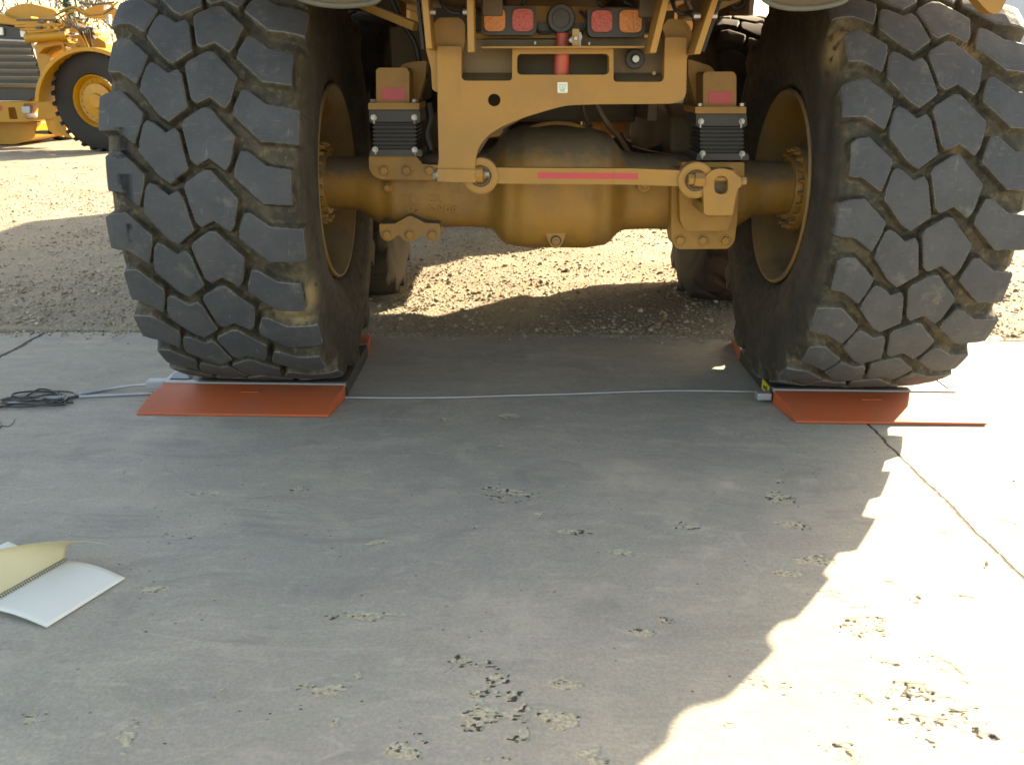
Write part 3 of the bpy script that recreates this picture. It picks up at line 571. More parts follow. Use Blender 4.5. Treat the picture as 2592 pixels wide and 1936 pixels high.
c_ = P(1420, 48, 3.66); al = obj('backup_alarm', MB().lathe([(.055, .055), (0, .055), (-.012, .050), (-.012, .036), (-.004, .034), (-.006, .001)], c_, 36, 'y').prism([XZ(rnd([(1362,58),(1478,60),(1478,90),(1362,88)], 4), 3.70)], (0, .014, 0)), DARK, lp, angle=50)
# red drawbar pin, strap and reflectors
m = MB(); a = P(1421, 187, YF+.045); top = P(1424, 86, YF+.045); m.cyl(Vector((a.x, 3.655, a.z-.03)), Vector((a.x+.001, 3.655, P(0, 112, 3.655).z)), .0285, n=32)
hz = P(1425, 84, 3.655).z; m.cyl(Vector((a.x+.002, 3.655, P(0, 112, 3.655).z-.002)), Vector((a.x+.002, 3.655, P(0,106,3.655).z)), .034, n=32); m.cyl(Vector((a.x+.002, 3.655, P(0,106,3.655).z)), Vector((a.x+.002, 3.655, hz)), .0255, n=32)
obj('tow_pin', m, REDP, TRK, bevel=.003)
c_ = P(1435, 97, 3.628); obj('pin_hole', MB().cyl(c_, c_+Vector((0, .004, 0)), .005), BLACK, bpy.data.objects['tow_pin'])
st = obj('pin_strap', plate([rnd([(1449,74),(1466,74),(1466,119),(1449,119)], 3)], 3.575, .006), TANP, TRK)
obj('latch_disc', plate([rnd([(1438,103,4),(1450,92,6),(1470,80,6),(1474,95,8),(1470,104,3),(1471,119,2),(1466,119,2),(1462,108,4),(1451,113,6)], 5)], 3.583, .003), ALU, st)
c_ = P(1457, 98, 3.573); obj('strap_screw', MB().cyl(c_, c_-Vector((0, .008, 0)), .008, n=16), STEEL, st, bevel=.001)
for (u, v) in ((1355,113),(1492,115)):
    c_ = P(u, v, 3.60); obj('shelf_bolt', MB().cyl(c_, c_+Vector((0, .0, .01)), .005, n=6), STEEL, lp)
c_ = P(1607, 150, YF+.05); k_ = obj('rubber_bung', MB().cyl(c_, c_-Vector((0, .01, 0)), .039, .036, n=28).cyl(c_-Vector((0, .01, 0)), c_-Vector((0, .03, 0)), .019, .016), RUBM, fr, bevel=.003); obj('bung_core', MB().cyl(c_-Vector((0, .03, 0)), c_-Vector((0, .033, 0)), .013), STEEL, k_)
c_ = P(1655, 186, YF+.055); obj('small_plug', MB().cyl(c_, c_-Vector((0, .008, 0)), .007), TANP, fr)
# white sticker with green mark
sk = obj('sticker', plate([rnd([(1411,209),(1437,209),(1437,236),(1411,236)], 3)], YF-.0025, .0015), WHITE, fr)
def strokes(L, Y, r=.0008): 
    m_ = MB()
    for a in L: m_.tube([P(u, v, Y) for u, v in a], r, 5)
    return m_
obj('sticker_mark', strokes([[(1414,215),(1420,214.5),(1427,215.5),(1434,215)], [(1417,218),(1417.5,225),(1421,231)], [(1431,218),(1430.5,225),(1426,231)], [(1427,219),(1423,220),(1423,223),(1427,225),(1426,228),(1421,229)], [(1419,233),(1423,230),(1428,233)]], YF-.003), GREEN, sk)
obj('sticker_mark', strokes([[(1430,234.3),(1434,234.3)]], YF-.003, .0006), BLACK, sk)
# lateral link
YL = 3.645
m = plate([rnd([(1245,425,6),(1600,427),(1725,432,8),(1725,472,8),(1600,468),(1245,465,6)], 6)], YL-.022, .044)
lk = obj('lateral_link', m, YEL, TRK, bevel=.009, segs=3)
def eye(u, v, r, par):
    c = P(u, v, YL); e_ = obj('link_eye', MB().lathe([(-.033, r*.72), (-.035, r*.86), (-.030, r), (.030, r), (.033, r*.8), (.033, r*.60), (-.031, r*.60), (-.033, r*.72)], c, 56, 'y'), YEL, par)
    obj('bushing', MB().lathe([(-.027, r*.62), (-.024, r*.57), (-.03, r*.54), (-.03, r*.46), (-.022, r*.42), (-.022, .001)], c, 40, 'y'), GRIME_SHADE, e_); return c
cl, cr_ = eye(1217, 444, .0725, lk), eye(1758, 455, .0725, lk)
m = MB(); a = P(1204, 443, YL-.03); b_ = P(1223, 443, YL-.03); m.cyl(a, b_, .034, n=8); m.cyl(b_, P(1229, 443, YL-.03), .020); obj('link_nut', m, YEL, lk, bevel=.003); obj('link_thread', MB().cyl(P(1227, 442, YL-.03), P(1239, 442, YL-.03), .016, n=8), STEEL, lk, bevel=.002)
m = MB(); m.cyl(P(1741, 455, YL-.035), P(1757, 455, YL-.035), .024, n=6); m.cyl(P(1757, 455, YL-.035), P(1782, 457, YL-.035), .031, n=6); obj('link_nut', m, YEL, lk, bevel=.002)
obj('red_tape', plate([[(1362,437),(1390,437.3),(1440,438.5),(1448,437.4),(1460,438),(1615,439.5),(1615,454),(1586,453.4),(1362,452)]], YL-.0245, .0015), REFL, lk)
# clevis lug right
m = plate([rnd([(1780,470,2),(1783,450,10),(1800,432,12),(1825,426,16),(1852,431,12),(1868,446,8),(1878,452,3),(1877,472,4),(1868,478,4),(1862,500,4),(1855,545,6),(1788,545,6),(1782,540,4)], 5), rnd([(1808,446),(1843,446),(1843,492),(1808,492)], 17, 7)], 3.60, .04)
cv = obj('clevis_lug', m, YEL, TRK, bevel=.010, segs=3)
m = MB(); m.prism([[P(1783, 520, 3.60), P(1858, 520, 3.60), P(1850, 550, 3.63), P(1788, 550, 3.63)]], (0, .32, .0)); obj('clevis_root', m, YEL, cv, bevel=.01)
obj('clevis_shade', plate([rnd([(1802,438),(1850,438),(1850,500),(1802,500)], 8)], 3.648, .012), GRIME_SHADE, cv); a = P(1836, 452, 3.63); obj('clevis_pin', MB().cyl(a-Vector((.045, 0, 0)), a+Vector((.045, 0, 0)), .013), YEL, cv)  # dark plate gives the hollow behind the hole its shade
a = P(1876, 459, 3.62); obj('clevis_bolt', MB().cyl(a, a+Vector((.02, 0, 0)), .017, n=6), YEL2, cv, bevel=.001)
# suspension mounts
def mount(du, dv, sgn, lab):
    f = lambda L: [(u+du, v+dv, *r_) for u, v, *r_ in L]
    mb = plate([rnd(f([(952,262),(952,178,6),(958,172,6),(1030,172,8),(1036,184,8),(1036,262)]), 5)], 4.00, .20)
    b_ = obj('spring_mount', mb, YEL, TRK, bevel=.009, segs=3); b_['label'] = lab
    obj('reflector', plate([f([(966,223),(1026,223),(1026,254),(966,254)])], 3.9965, .002), REFL, b_)
    fl = obj('mount_flange', plate([rnd(f([(932,261),(1061,261),(1061,278),(932,278)]), 2)], 3.96, .28), YEL, b_, bevel=.003)
    obj('cap_plate', plate([rnd(f([(934,279),(1061,279),(1063,290),(1063,308),(1056,312),(940,312),(934,306)]), 3)], 3.985, .25), DARK, b_, bevel=.003)
    mb = MB(); n_ = 7
    for i in range(n_):
        v0 = 309+dv+i*72/n_; mb.prism([XZ(rnd([(943+du, v0), (1055+du, v0), (1055+du, v0+72/n_*.62), (943+du, v0+72/n_*.62)], 3, 3), 3.985)], (0, .22, 0))
        mb.prism([XZ([(947+du, v0+5), (1051+du, v0+5), (1051+du, v0+12), (947+du, v0+12)], 3.998)], (0, .19, 0))
    obj('rubber_spring', mb, RUBM, b_, bevel=.0022)
    obj('base_plate', plate([rnd(f([(938,379),(1066,379),(1069,396),(934,396)]), 4)], 3.97, .25), DARK, b_, bevel=.004)
    for (u, v) in ((946,298),(1049,298),(950,379),(1050,380)):
        c = P(u+du, v+dv, 3.985 if v < 350 else 3.97); k = 1 if v < 350 else .8
        obj('spring_bolt', MB().cyl(c-Vector((0, .0, 0)), c-Vector((0, .006, 0)), .013, n=16).cyl(c-Vector((0, .006, 0)), c-Vector((0, .022, 0)), .0085, n=6).cyl(c+Vector((0, -.004, -.011)), c+Vector((0, -.004, -.026*k)), .006, n=8), STEEL, b_)
    for u in (944, 1050):
        c = P(u+du, 259+dv, 3.975); obj('flange_bolt', MB().cyl(c, c+Vector((0, 0, .012)), .013, n=6), STEEL, b_)
    return b_
mount(0, 0, -1, 'left spring mount above the stamped casting'); mount(828, 10, 1, 'right spring mount beside the clevis')
obj('mount_web', plate([rnd([(1004,180,3),(1020,162,6),(1050,156,4),(1080,155,2),(1076,200,10),(1063,240,6),(1061,262),(1030,262)], 4)], 4.16, .10), YELAX, TRK, bevel=.008)
obj('mount_web', plate([rnd([(1742,150),(1800,168,10),(1815,190,6),(1800,275),(1764,275),(1752,230,10),(1742,190)], 4)], 4.16, .10), YELAX, TRK, bevel=.008)
obj('side_beam', MB().prism([XZ([(985,70),(1085,60),(1095,250),(1062,262),(1040,180),(990,180)], 4.7)], (0, .1, 0)), BROWN, TRK, bevel=.01)
# driveline, hoses and struts in the dark behind the axle
m = MB(); m.cyl((XC, 4.45, 1.0), (XC, 9.4, 1.0), .06, n=20); m.cyl((XC, 5.0, 1.0), (XC, 5.25, 1.0), .1, n=20); m.box(XC-.3, XC+.3, 6.95, 8.3, .88, 1.55)  # shafts, plus a box deepened to keep low sun off the left middle tyre
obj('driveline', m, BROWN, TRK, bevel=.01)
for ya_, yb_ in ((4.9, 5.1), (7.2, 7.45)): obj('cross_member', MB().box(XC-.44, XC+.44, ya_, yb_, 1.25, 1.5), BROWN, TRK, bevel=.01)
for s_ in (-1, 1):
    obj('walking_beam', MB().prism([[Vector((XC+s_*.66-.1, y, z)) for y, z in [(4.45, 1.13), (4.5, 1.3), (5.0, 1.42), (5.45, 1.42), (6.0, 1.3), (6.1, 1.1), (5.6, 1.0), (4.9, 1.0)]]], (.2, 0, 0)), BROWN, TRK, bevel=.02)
    obj('sun_block_sheet', MB().box(XC+s_*1.52-.02, XC+s_*1.52+.02, 4.98, 5.85, .86, 2.13), BROWN, TRK, bevel=.005)  # unseen sheet added to stop sun leaking between rear and middle wheels
    obj('sun_block_sheet', MB().box(XC+s_*1.52-.02, XC+s_*1.52+.02, 6.95, 7.75, 1.15, 2.1), BROWN, TRK, bevel=.005)  # second added sheet, blocks sun ahead of the middle wheel
def hose(name, pts, r, mat): 
    pp = [P(*p) for p in pts]; out = []
    for i in range(len(pp)-1):
        p0, p1, p2, p3 = pp[max(i-1, 0)], pp[i], pp[i+1], pp[min(i+2, len(pp)-1)]
        for k in range(6):
            t = k/6; out.append(.5*((2*p1)+(p2-p0)*t+(2*p0-5*p1+4*p2-p3)*t*t+(3*p1-p0-3*p2+p3)*t**3))
    return obj(name, MB().tube(out+[pp[-1]], r, 10), mat, TRK)
hose('hydraulic_hose', [(1500,230,4.2),(1512,268,4.2),(1535,310,4.2),(1568,350,4.25),(1598,400,4.3)], .014, BROWN)
hose('hydraulic_hose', [(1470,240,4.3),(1480,290,4.3),(1495,322,4.25)], .012, BROWN)
hose('hydraulic_hose', [(1612,392,4.4),(1640,405,4.3),(1670,398,4.5),(1720,380,5.0)], .02, RUBM)
hose('hydraulic_hose', [(1560,345,4.5),(1590,380,4.5),(1640,390,4.6),(1690,370,4.8),(1730,340,5.1)], .03, RUBM)
hose('air_line', [(1600,370,4.35),(1660,385,4.35),(1730,395,4.4)], .005, BROWN)
st_ = obj('strut', MB().cyl(P(880,-30,4.5), P(930,14,4.35), .03).bar(P(900,6,4.2), P(1052,68,3.95), .03, .035), YEL2, TRK, bevel=.003)
obj('strut', MB().bar(P(1790,28,4.2), P(1900,-20,4.4), .03, .03), YEL2, TRK, bevel=.003)
hose('hydraulic_hose', [(1730,-10,4.0),(1745,20,4.0),(1760,60,4.0),(1752,95,3.9)], .010, BROWN)
hose('hydraulic_hose', [(1850,10,4.4),(1862,22,4.4),(1880,14,4.4),(1890,-10,4.4)], .014, RUBM)
for L_, r_ in (([(1240,-30,3.7),(1236,0,3.66),(1250,14,3.66),(1252,22,3.68)],.006),([(1325,-30,3.7),(1330,-4,3.66),(1322,10,3.66),(1324,24,3.68)],.006),([(1520,-30,3.7),(1512,2,3.66),(1524,16,3.66),(1523,28,3.68)],.006),([(1600,-30,3.7),(1580,2,3.66),(1598,14,3.66),(1597,28,3.68)],.006),([(1350,70,3.69),(1372,84,3.68),(1398,78,3.68),(1420,66,3.68)],.005),([(1470,30,3.69),(1484,50,3.66),(1478,72,3.66),(1470,90,3.68)],.006),([(1115,-20,3.6),(1120,10,3.58),(1138,30,3.58),(1165,34,3.58),(1176,20,3.6)],.008),([(1700,-10,3.6),(1708,22,3.58),(1728,36,3.58),(1752,30,3.6)],.008),([(985,-20,4.2),(1000,20,4.2),(1020,60,4.2),(1050,110,4.2),(1062,160,4.2),(1080,200,4.2)],.012),([(1084,262,4.1),(1090,300,4.1),(1080,340,4.1),(1092,380,4.1)],.014)):
    hose('wiring', L_, r_, RUBM)
# dump body
def shell(prof, th, y0, y1):
    m_ = MB(); inner = [(x*(1-th/abs(x)) if abs(x) > th else x, z+th) for x, z in prof]
    L = [Vector((XC+x, y0, z)) for x, z in prof]+[Vector((XC+x, y0, z)) for x, z in reversed(inner)]
    return m_.prism([L], (0, y1-y0, 0))
prof = [(-1.70, 3.3), (-1.68, 2.35), (-1.55, 2.14), (-1.0, 2.0), (-.55, 1.84), (.55, 1.84), (1.0, 2.0), (1.55, 2.14), (1.68, 2.35), (1.70, 3.3)]
bd = obj('dump_body', shell(prof, .05, 2.95, 9.25), YEL, TRK, bevel=.01)
obj('body_floor_beam', MB().box(XC-.62, XC+.62, 3.25, 3.65, 1.765, 1.84).box(XC-.7, XC+.7, 5.4, 5.7, 1.72, 1.84).box(XC-.34, XC-.26, 3.6, 9.2, 1.70, 1.84).box(XC+.26, XC+.34, 3.6, 9.2, 1.70, 1.84), BROWN, bd, bevel=.006)
obj('headboard', MB().prism([[Vector((XC+x, 9.2, z)) for x, z in [(-1.68, 2.35), (-1.55, 2.14), (-.55, 1.84), (.55, 1.84), (1.55, 2.14), (1.68, 2.35), (1.70, 3.45), (-1.70, 3.45)]]], (0, .06, 0)), YEL, bd)
for yy in (4.6, 6.2, 7.8):
    for s_ in (-1, 1): obj('body_rib', MB().box(XC+s_*1.74-.04, XC+s_*1.74+.04, yy, yy+.14, 2.3, 3.3), YEL, bd, bevel=.01)
for L in ([(728,-40),(742,-12),(790,7),(845,15),(900,14),(955,2),(975,-40)], [(1918,-40),(1935,0),(1978,18),(2030,22),(2085,17),(2140,0),(2155,-40)]):
    up_ = [P(u, v, 3.38) for u, v in L]; lip_ = obj('mudguard_lip', MB().tube(spline_pts(up_), .010, 10), LIPM, TRK)
    obj('mudguard', MB().prism([spline_pts(up_)], (0, .015, 0)), BROWN, lip_)
for (a_, b_) in (((850,-30),(1010,78)), ((1742,-30),(1880,46))): obj('sky_gap_box', MB().prism([XZ(rnd([a_, (b_[0],a_[1]), b_, (a_[0],b_[1])], 10), 7.6)], (0, .5, 0)), BROWN, TRK, bevel=.03)  # dark boxes added to cover bright sky gaps under the body
obj('body_corner', MB().prism([XZ(rnd([(2440,-60),(2470,-4),(2500,30,10),(2518,38,8),(2535,28,8),(2575,-60)], 5), 3.3)], (0, .06, 0)), YEL, TRK, bevel=.01)
# tractor unit
tr = obj('front_frame', MB().box(XC-.5, XC+.5, 9.5, 13.4, .75, 1.4).box(XC-.2, XC+.2, 8.7, 9.7, .8, 1.3), YEL, TRK, bevel=.03)
obj('front_axle', MB().cyl((XC-1.3, 10.65, .915), (XC+1.3, 10.65, .915), .13), YEL, TRK)
obj('engine_hood', MB().prism([[Vector((XC-.62, y, z)) for y, z in [(11.6, 1.4), (11.6, 2.75), (13.2, 2.45), (13.75, 2.2), (13.75, .9), (13.2, .8)]]], (1.24, 0, 0)), YEL, TRK, bevel=.06)
cb = obj('cab', MB().prism([[Vector((XC-1.35, y, z)) for y, z in [(9.7, 1.4), (9.7, 3.55), (11.5, 3.6), (11.9, 2.6), (11.9, 1.4)]]], (2.7, 0, 0)), YEL, TRK, bevel=.05)
for s_ in (-1, 1): obj('cab_window', MB().prism([[Vector((XC+s_*1.352, y, z)) for y, z in [(10.1, 2.2), (10.1, 3.35), (11.35, 3.4), (11.7, 2.55), (11.7, 2.2)]]], (s_*.006, 0, 0)), GLASS, cb)
obj('cab_window', MB().box(XC-.8, XC+.8, 9.69, 9.697, 2.3, 3.35), GLASS, cb)
for s_ in (-1, 1): obj('front_fender', MB().prism([[Vector((XC+s_*1.45-.4, 10.65+1.08*math.cos(t), .915+1.08*math.sin(t))) for t in np.linspace(.1, math.pi-.1, 14)]+[Vector((XC+s_*1.45-.4, 10.65+1.02*math.cos(t), .915+1.02*math.sin(t))) for t in np.linspace(math.pi-.1, .1, 14)]], (.8, 0, 0)), YEL, TRK, bevel=.01)
for s_ in (-1, 1): obj('shadow_box', MB().box(*sorted((XC+s_*1.36, XC+s_*1.80)), 9.78, 12.2, 1.7, 2.35), YEL, TRK, bevel=.03)  # unseen boxes added to cast the shadow edge on the gravel
obj('deck', MB().box(XC-1.5, XC+1.5, 12.0, 13.5, 2.0, 2.08), YEL, TRK)

# ---------------------------------------------------------------- wheel scales
def scale(nm, x0, x1, label, side):
    t = thing(nm, ((x0+x1)/2, 4.3, 0), label, 'wheel scale', 'portable wheel scales under the rear tyres')
    yp0, yp1 = 3.945, 4.60
    p_ = obj('platform', MB().box(x0+.005, x1-.005, yp0+.002, yp1-.002, .012, .072), DARK, t, bevel=.003)
    obj('edge_rail', MB().box(x0, x1, yp0-.006, yp0+.022, .056, .0765), ALU, p_, bevel=.002); obj('edge_rail', MB().box(x0, x1, yp1-.022, yp1+.006, .056, .0765), ALU, p_, bevel=.002)
    obj('side_rail', MB().box(x0-.006, x0+.018, yp0+.026, yp1-.026, .008, .0765), ALU if side < 0 else DARK, p_, bevel=.002); obj('side_rail', MB().box(x1-.018, x1+.006, yp0+.026, yp1-.026, .008, .0765), DARK if side < 0 else ALU, p_, bevel=.002)
    obj('lift_stud', MB().cyl((x1-.11 if side < 0 else x0+.11, 4.22, .071), (x1-.11 if side < 0 else x0+.11, 4.22, .080), .022, .014, n=18), STEEL, p_)
    for s_ in (1, -1):
        ya, yb, yc = (3.692, 3.80, yp0-.008) if s_ > 0 else (4.955, 4.85, yp1+.008); w2 = .025
        sec = [(ya, .001), (ya, .012), (yb, .051), (yc, .070), (yc, .001)]
        m_ = MB(); k = len(sec); L = []; R_ = []
        for (yy, zz) in sec:
            f = abs(yy-yc)/abs(ya-yc); L.append(Vector((x0-.04*f*(1 if side < 0 else -1)*(1), yy, zz))); R_.append(Vector((x1-.035*f*(1 if side < 0 else -1), yy, zz)))
        m_.add(L+R_, [tuple(range(k))[::-1], tuple(range(k, 2*k))]+[(i, (i+1) % k, (i+1) % k+k, i+k) for i in range(k)])
        rp = obj('ramp', m_, ORAN, t, bevel=.0025)
        cx = (x0+x1)/2+.0; zc = .056
        ym = yb+(yc-yb)*.42; obj('grip_slot', MB().prism([[Vector((cx-.045, ym-.004, zc+.0025)), Vector((cx+.045, ym-.004, zc+.0025)), Vector((cx+.045, ym+.004, zc+.0035)), Vector((cx-.045, ym+.004, zc+.0035))]], (0, 0, .003)), ORAN, rp)
    return t, p_
s1, p1 = scale('wheel_scale', -1.678, -.805, 'orange ramped wheel scale wholly in shade under the left rear tyre', -1)
s2, p2 = scale('wheel_scale', 1.262, 2.142, 'orange ramped wheel scale half in sunlight under the right rear tyre', 1)
obj('junction_box', MB().box(-1.775, -1.685, 3.955, 4.01, .03, .07), ALU, s1, bevel=.004)
obj('handle_tab', MB().prism([[Vector((-1.672, 3.99, .074)), Vector((-1.655, 4.02, .098)), Vector((-1.60, 4.02, .098)), Vector((-1.57, 3.99, .074))]], (0, .05, 0)), ALU, s1, bevel=.003)
obj('junction_box', MB().box(1.185, 1.255, 3.93, 3.98, .02, .055), ALU, s2, bevel=.004)
obj('warning_label', MB().box(1.2535, 1.2555, 3.99, 4.11, .018, .07), LABY, s2); obj('warning_mark', MB().box(1.2515, 1.253, 4.02, 4.035, .028, .06).box(1.2515, 1.253, 4.05, 4.075, .035, .05), BLACK, s2)
# cables
def spline(pts, k=8):
    pp = [Vector(p) for p in pts]; out = []
    for i in range(len(pp)-1):
        p0, p1, p2, p3 = pp[max(i-1, 0)], pp[i], pp[i+1], pp[min(i+2, len(pp)-1)]
        for j in range(k):
            t = j/k; out.append(.5*((2*p1)+(p2-p0)*t+(2*p0-5*p1+4*p2-p3)*t*t+(3*p1-p0-3*p2+p3)*t**3))
    return out+[pp[-1]]
GR = lambda L, z: [G(u, v, z) for u, v in L]
m = MB().tube(spline(GR([(868,1006),(1000,1007),(1140,1006),(1300,1001),(1450,997),(1560,993),(1700,989),(1830,990),(1932,992)], .008)), .0052, 8)
tag(obj('link_cable', m, ALU), 'thin grey metal-sleeved cable running across the concrete between the two scales', 'cable')
m = MB().tube(spline([G(400,972,.045), G(340,975,.03), G(270,985,.012), G(196,999,.008), G(120,1010,.008), G(20,1022,.008)]), .0085, 8)
tag(obj('steel_conduit', m, ALU), 'upper of two grey metal-sleeved leads, plugged into the box on the left scale', 'cable', 'sleeved leads from the left scale')
m = MB().tube(spline([G(386,995,.01), G(300,999,.009), G(201,1004,.009)]), .008, 8)
tag(obj('steel_conduit', m, ALU), 'lower shorter grey metal-sleeved lead ending at the black cable coil', 'cable', 'sleeved leads from the left scale')
cc = [(201,1004),(160,1010),(120,1022),(60,1030),(10,1028),(-20,1022),(10,1010),(60,1008),(130,1018),(165,1012),(150,995),(90,990),(40,995),(32,1003),(70,1006),(130,998),(168,1002),(150,1020),(60,1022),(5,1020),(20,1007),(90,1006),(150,1012),(190,1003),(176,992),(120,990),(60,992),(30,1000),(60,1005),(100,985),(140,993),(165,1020),(130,1026),(40,1022),(-10,1032),(-40,1020),(0,1012),(60,1015),(110,1012),(150,1018),(186,1019)]
m = MB().tube(spline([G(u, v, .008+.010*((i*37) % 5)/4) for i, (u, v) in enumerate(cc)], 10), .0042, 8)
tag(obj('cable_coil', m, BLACK), 'loose black cable bundled in flat loops on the concrete at the left', 'cable coil')
m = MB().tube(spline(GR([(-30,1050),(-5,1062),(4,1078),(-4,1086),(2,1078),(22,1079),(34,1068),(37,1060)], .004)), .0018, 6)
tag(obj('wire_scrap', m, BLACK), 'thin curled wire end lying on the concrete below the black cable coil', 'wire')
a = G(2495, 1430, .004); m = MB(); m.prism([[a+Vector((-.008, -.014, 0)), a+Vector((.004, -.008, .004)), a+Vector((.010, .012, .008)), a+Vector((-.002, .006, .002))]], (0, 0, .0012)); tag(obj('dead_leaf', m, BROWN), 'tiny dark curled leaf on the sunlit concrete at the right', 'leaf')

# ---------------------------------------------------------------- notebook
sp0 = G(168, 1420, .012); rc, bc = G(317, 1463, .004), G(118, 1587, .004); along = (bc-rc); sp1 = sp0+along
NB = thing('notebook', (sp0.x, sp0.y, 0), 'open spiral notebook with blank pages and one cream sheet curling up, lying on the concrete', 'notebook')
def sheet(fn, nu=16, nv=16, th=.0008):
    m_ = MB()
    for i in range(nu+1):
        for j in range(nv+1): m_.v.append(Vector(fn(i/nu, j/nv)))
    m_.f += [(i*(nv+1)+j, (i+1)*(nv+1)+j, (i+1)*(nv+1)+j+1, i*(nv+1)+j+1) for i in range(nu) for j in range(nv)]
    return m_
def solid(o_, t): md = o_.modifiers.new('solid', 'SOLIDIFY'); md.thickness = t; md.offset = 0; return o_
def pg(a, b): 
    p = sp0.lerp(rc, a)+along*b; p.z = .012+.014*math.sin(math.pi*a)*(1-.35*b)-.008*a; return p
solid(obj('page_stack', sheet(pg), PAPER, NB, angle=180), .004)
o0, o1, o2 = Vector((-1.265, 2.405, .082)), Vector((-1.415, 2.39, .128)), Vector((-1.60, 2.26, .125)); ctl = Vector((-1.462, 2.475, .075))
def cur(a, b):
    s_ = sp0+along*b+Vector((0, 0, .004)); oo = o0*(1-b)**2+o1*2*b*(1-b)*1.0+o2*b*b; cc_ = ctl+along*b*.85+Vector((-.05*b, .03*b, .03*b))
    return s_*(1-a)**2+cc_*2*a*(1-a)+oo*a*a
solid(obj('curled_sheet', sheet(cur, 20, 20), CREAM, NB, angle=180), .0006)
q0, q1 = G(20, 1370, .006), G(140, 1421, .006)
dd = (q1-q0); back = sp0+Vector((-.01, .0, -.004))
solid(obj('cover', sheet(lambda a, b: q0+dd*a+along*b), PAPER, NB), .002)
m = MB(); n = 34
for k in range(n*10+1):
    t = k/10; p = sp0+along*(t/n); w_ = (rc-sp0).normalized(); m.v.append(p+w_*.006*math.cos(2*math.pi*t)+Vector((0, 0, .006+.006*math.sin(2*math.pi*t))))
pts = m.v; obj('wire_binding', MB().tube(pts, .0011, 5), DARK, NB)

# ---------------------------------------------------------------- background machines
def pr(L, Y, th, bev, name, mat, par, holes=()): return obj(name, MB().prism([XZ(L, Y)]+[XZ(h_, Y) for h_ in holes], (0, th, 0)), mat, par, bevel=bev)
yL = 17.6; q = P(20, 360, yL)
WL = thing('wheel_loader', (q.x, yL, 0), 'rear end of a yellow loader with black slatted grille and thick bumper, far left', 'loader')
pr([(-260,215),(-240,40),(-120,42),(0,60),(62,72),(112,214)], yL+.3, 1.6, .04, 'engine_cover', DARK, WL)
gr = pr(rnd([(-120,43),(0,58),(66,73),(114,216),(-110,216)], 4), yL+.12, .12, .02, 'grille', DARK, WL)
for i in range(7):
    v = 104+i*18; u1 = 66+(v-73)*.33; obj('grille_slat', MB().prism([[P(-100, v, yL+.02), P(u1-4, v+2, yL+.02), P(u1-4, v+11, yL+.14), P(-100, v+9, yL+.14)]], (0, .03, .012)), SLAT, gr)
pr([(-60,68),(6,70),(8,90),(-60,88)], yL+.06, .05, .01, 'rear_lamp', WHITE, WL); pr([(50,78),(64,80),(66,96),(52,94)], yL+.06, .05, .01, 'rear_lamp', WHITE, WL)
pr([(-100,94),(70,102),(74,108),(-100,100)], yL+.0, .06, .01, 'grab_bar', ALU, WL)
pr([(-200,213),(113,213),(110,232),(80,256),(-200,256)], yL+.2, .9, .04, 'lower_panel', DARK, WL)
pr(rnd([(-200,262),(150,257),(153,264),(152,290),(140,300),(100,304),(68,309),(-200,312)], 4), yL-.25, .7, .03, 'bumper', YELFAR, WL, [rnd([(20,272),(38,272),(46,302),(24,302)], 5), rnd([(60,262),(92,261),(97,272),(94,300),(68,302),(60,290)], 4)])
for (a, b_, c0, d0) in ((139,264,148,274),(-6,268,3,280)): pr([(a,b_),(c0,b_),(c0,d0),(a,d0)], yL-.262, .01, 0, 'reflector', REFL, WL)
pr([(108,226),(136,225),(139,258),(116,258)], yL-.05, .5, .02, 'lamp_box', YELFAR, WL); pr([(122,231),(135,231),(136,248),(123,248)], yL-.06, .01, 0, 'side_lamp', WHITE, WL)
pr([(54,270),(76,269),(76,288),(54,288)], yL-.36, .1, .01, 'tow_hitch', ALU, WL)
wl = MB().lathe([(-.2, .45), (-.2, .86), (-.12, .92), (.12, .92), (.2, .86), (.2, .45)], (P(-15, 0, yL).x, yL+1.9, .9), 40)
obj('tyre', wl, FART, WL); obj('belly_guard', MB().prism([XZ(rnd([(-80,312),(96,308),(88,350),(40,366),(-80,366)], 10), yL+.2)], (0, 1.2, 0)), YELFAR, WL, bevel=.04)
obj('tow_step', MB().box(*sorted((P(40, 0, yL).x, P(85, 0, yL).x)), yL-.1, yL+.2, P(0, 338, yL).z, P(0, 330, yL).z).box(P(75,0,yL).x, P(86,0,yL).x, yL-.1, yL+.2, P(0,338,yL).z, P(0,308,yL).z), DARK, WL)
yS = 16.9; wc = P(268, 280, yS); RS = .91
SC = thing('motor_scraper', (wc.x, yS, 0), 'sunlit yellow scraper with arched neck, hoses and big tyre, half behind the left tyre', 'scraper')
hb = obj('wheel', MB().lathe([(-.26, .001), (-.26, .12), (-.22, .14), (-.20, .30), (.0, .30)], (0, 0, 0), 40, 'y'), YELFAR, SC, local=True); hb.location = Vector((0, 0, RS+.0)); hb.rotation_euler = (0, 0, math.radians(-12))
tm = MB().lathe([(-.1, .42), (-.26, .47), (-.30, .60), (-.30, .74), (-.26, .84), (-.18, .885), (.18, .885), (.26, .84), (.3, .6), (.1, .42)], (0, 0, 0), 72, 'y')
for i in range(30):
    a = i*2*math.pi/30
    for s_ in (-1, 1):
        a2 = a+(.1 if s_ > 0 else 0); c0, s0 = math.cos(a2), math.sin(a2); tm.bar((.895*c0, s_*.02, .895*s0), (.86*math.cos(a2+.08), s_*.29, .86*math.sin(a2+.08)), .07, .06, (c0, 0, s0))
obj('tyre', tm, FART, hb, local=True, bevel=.008)
rm = MB().lathe([(-.27, .455), (-.28, .44), (-.24, .42), (-.16, .40), (-.12, .30), (-.12, .12)], (0, 0, 0), 56, 'y')
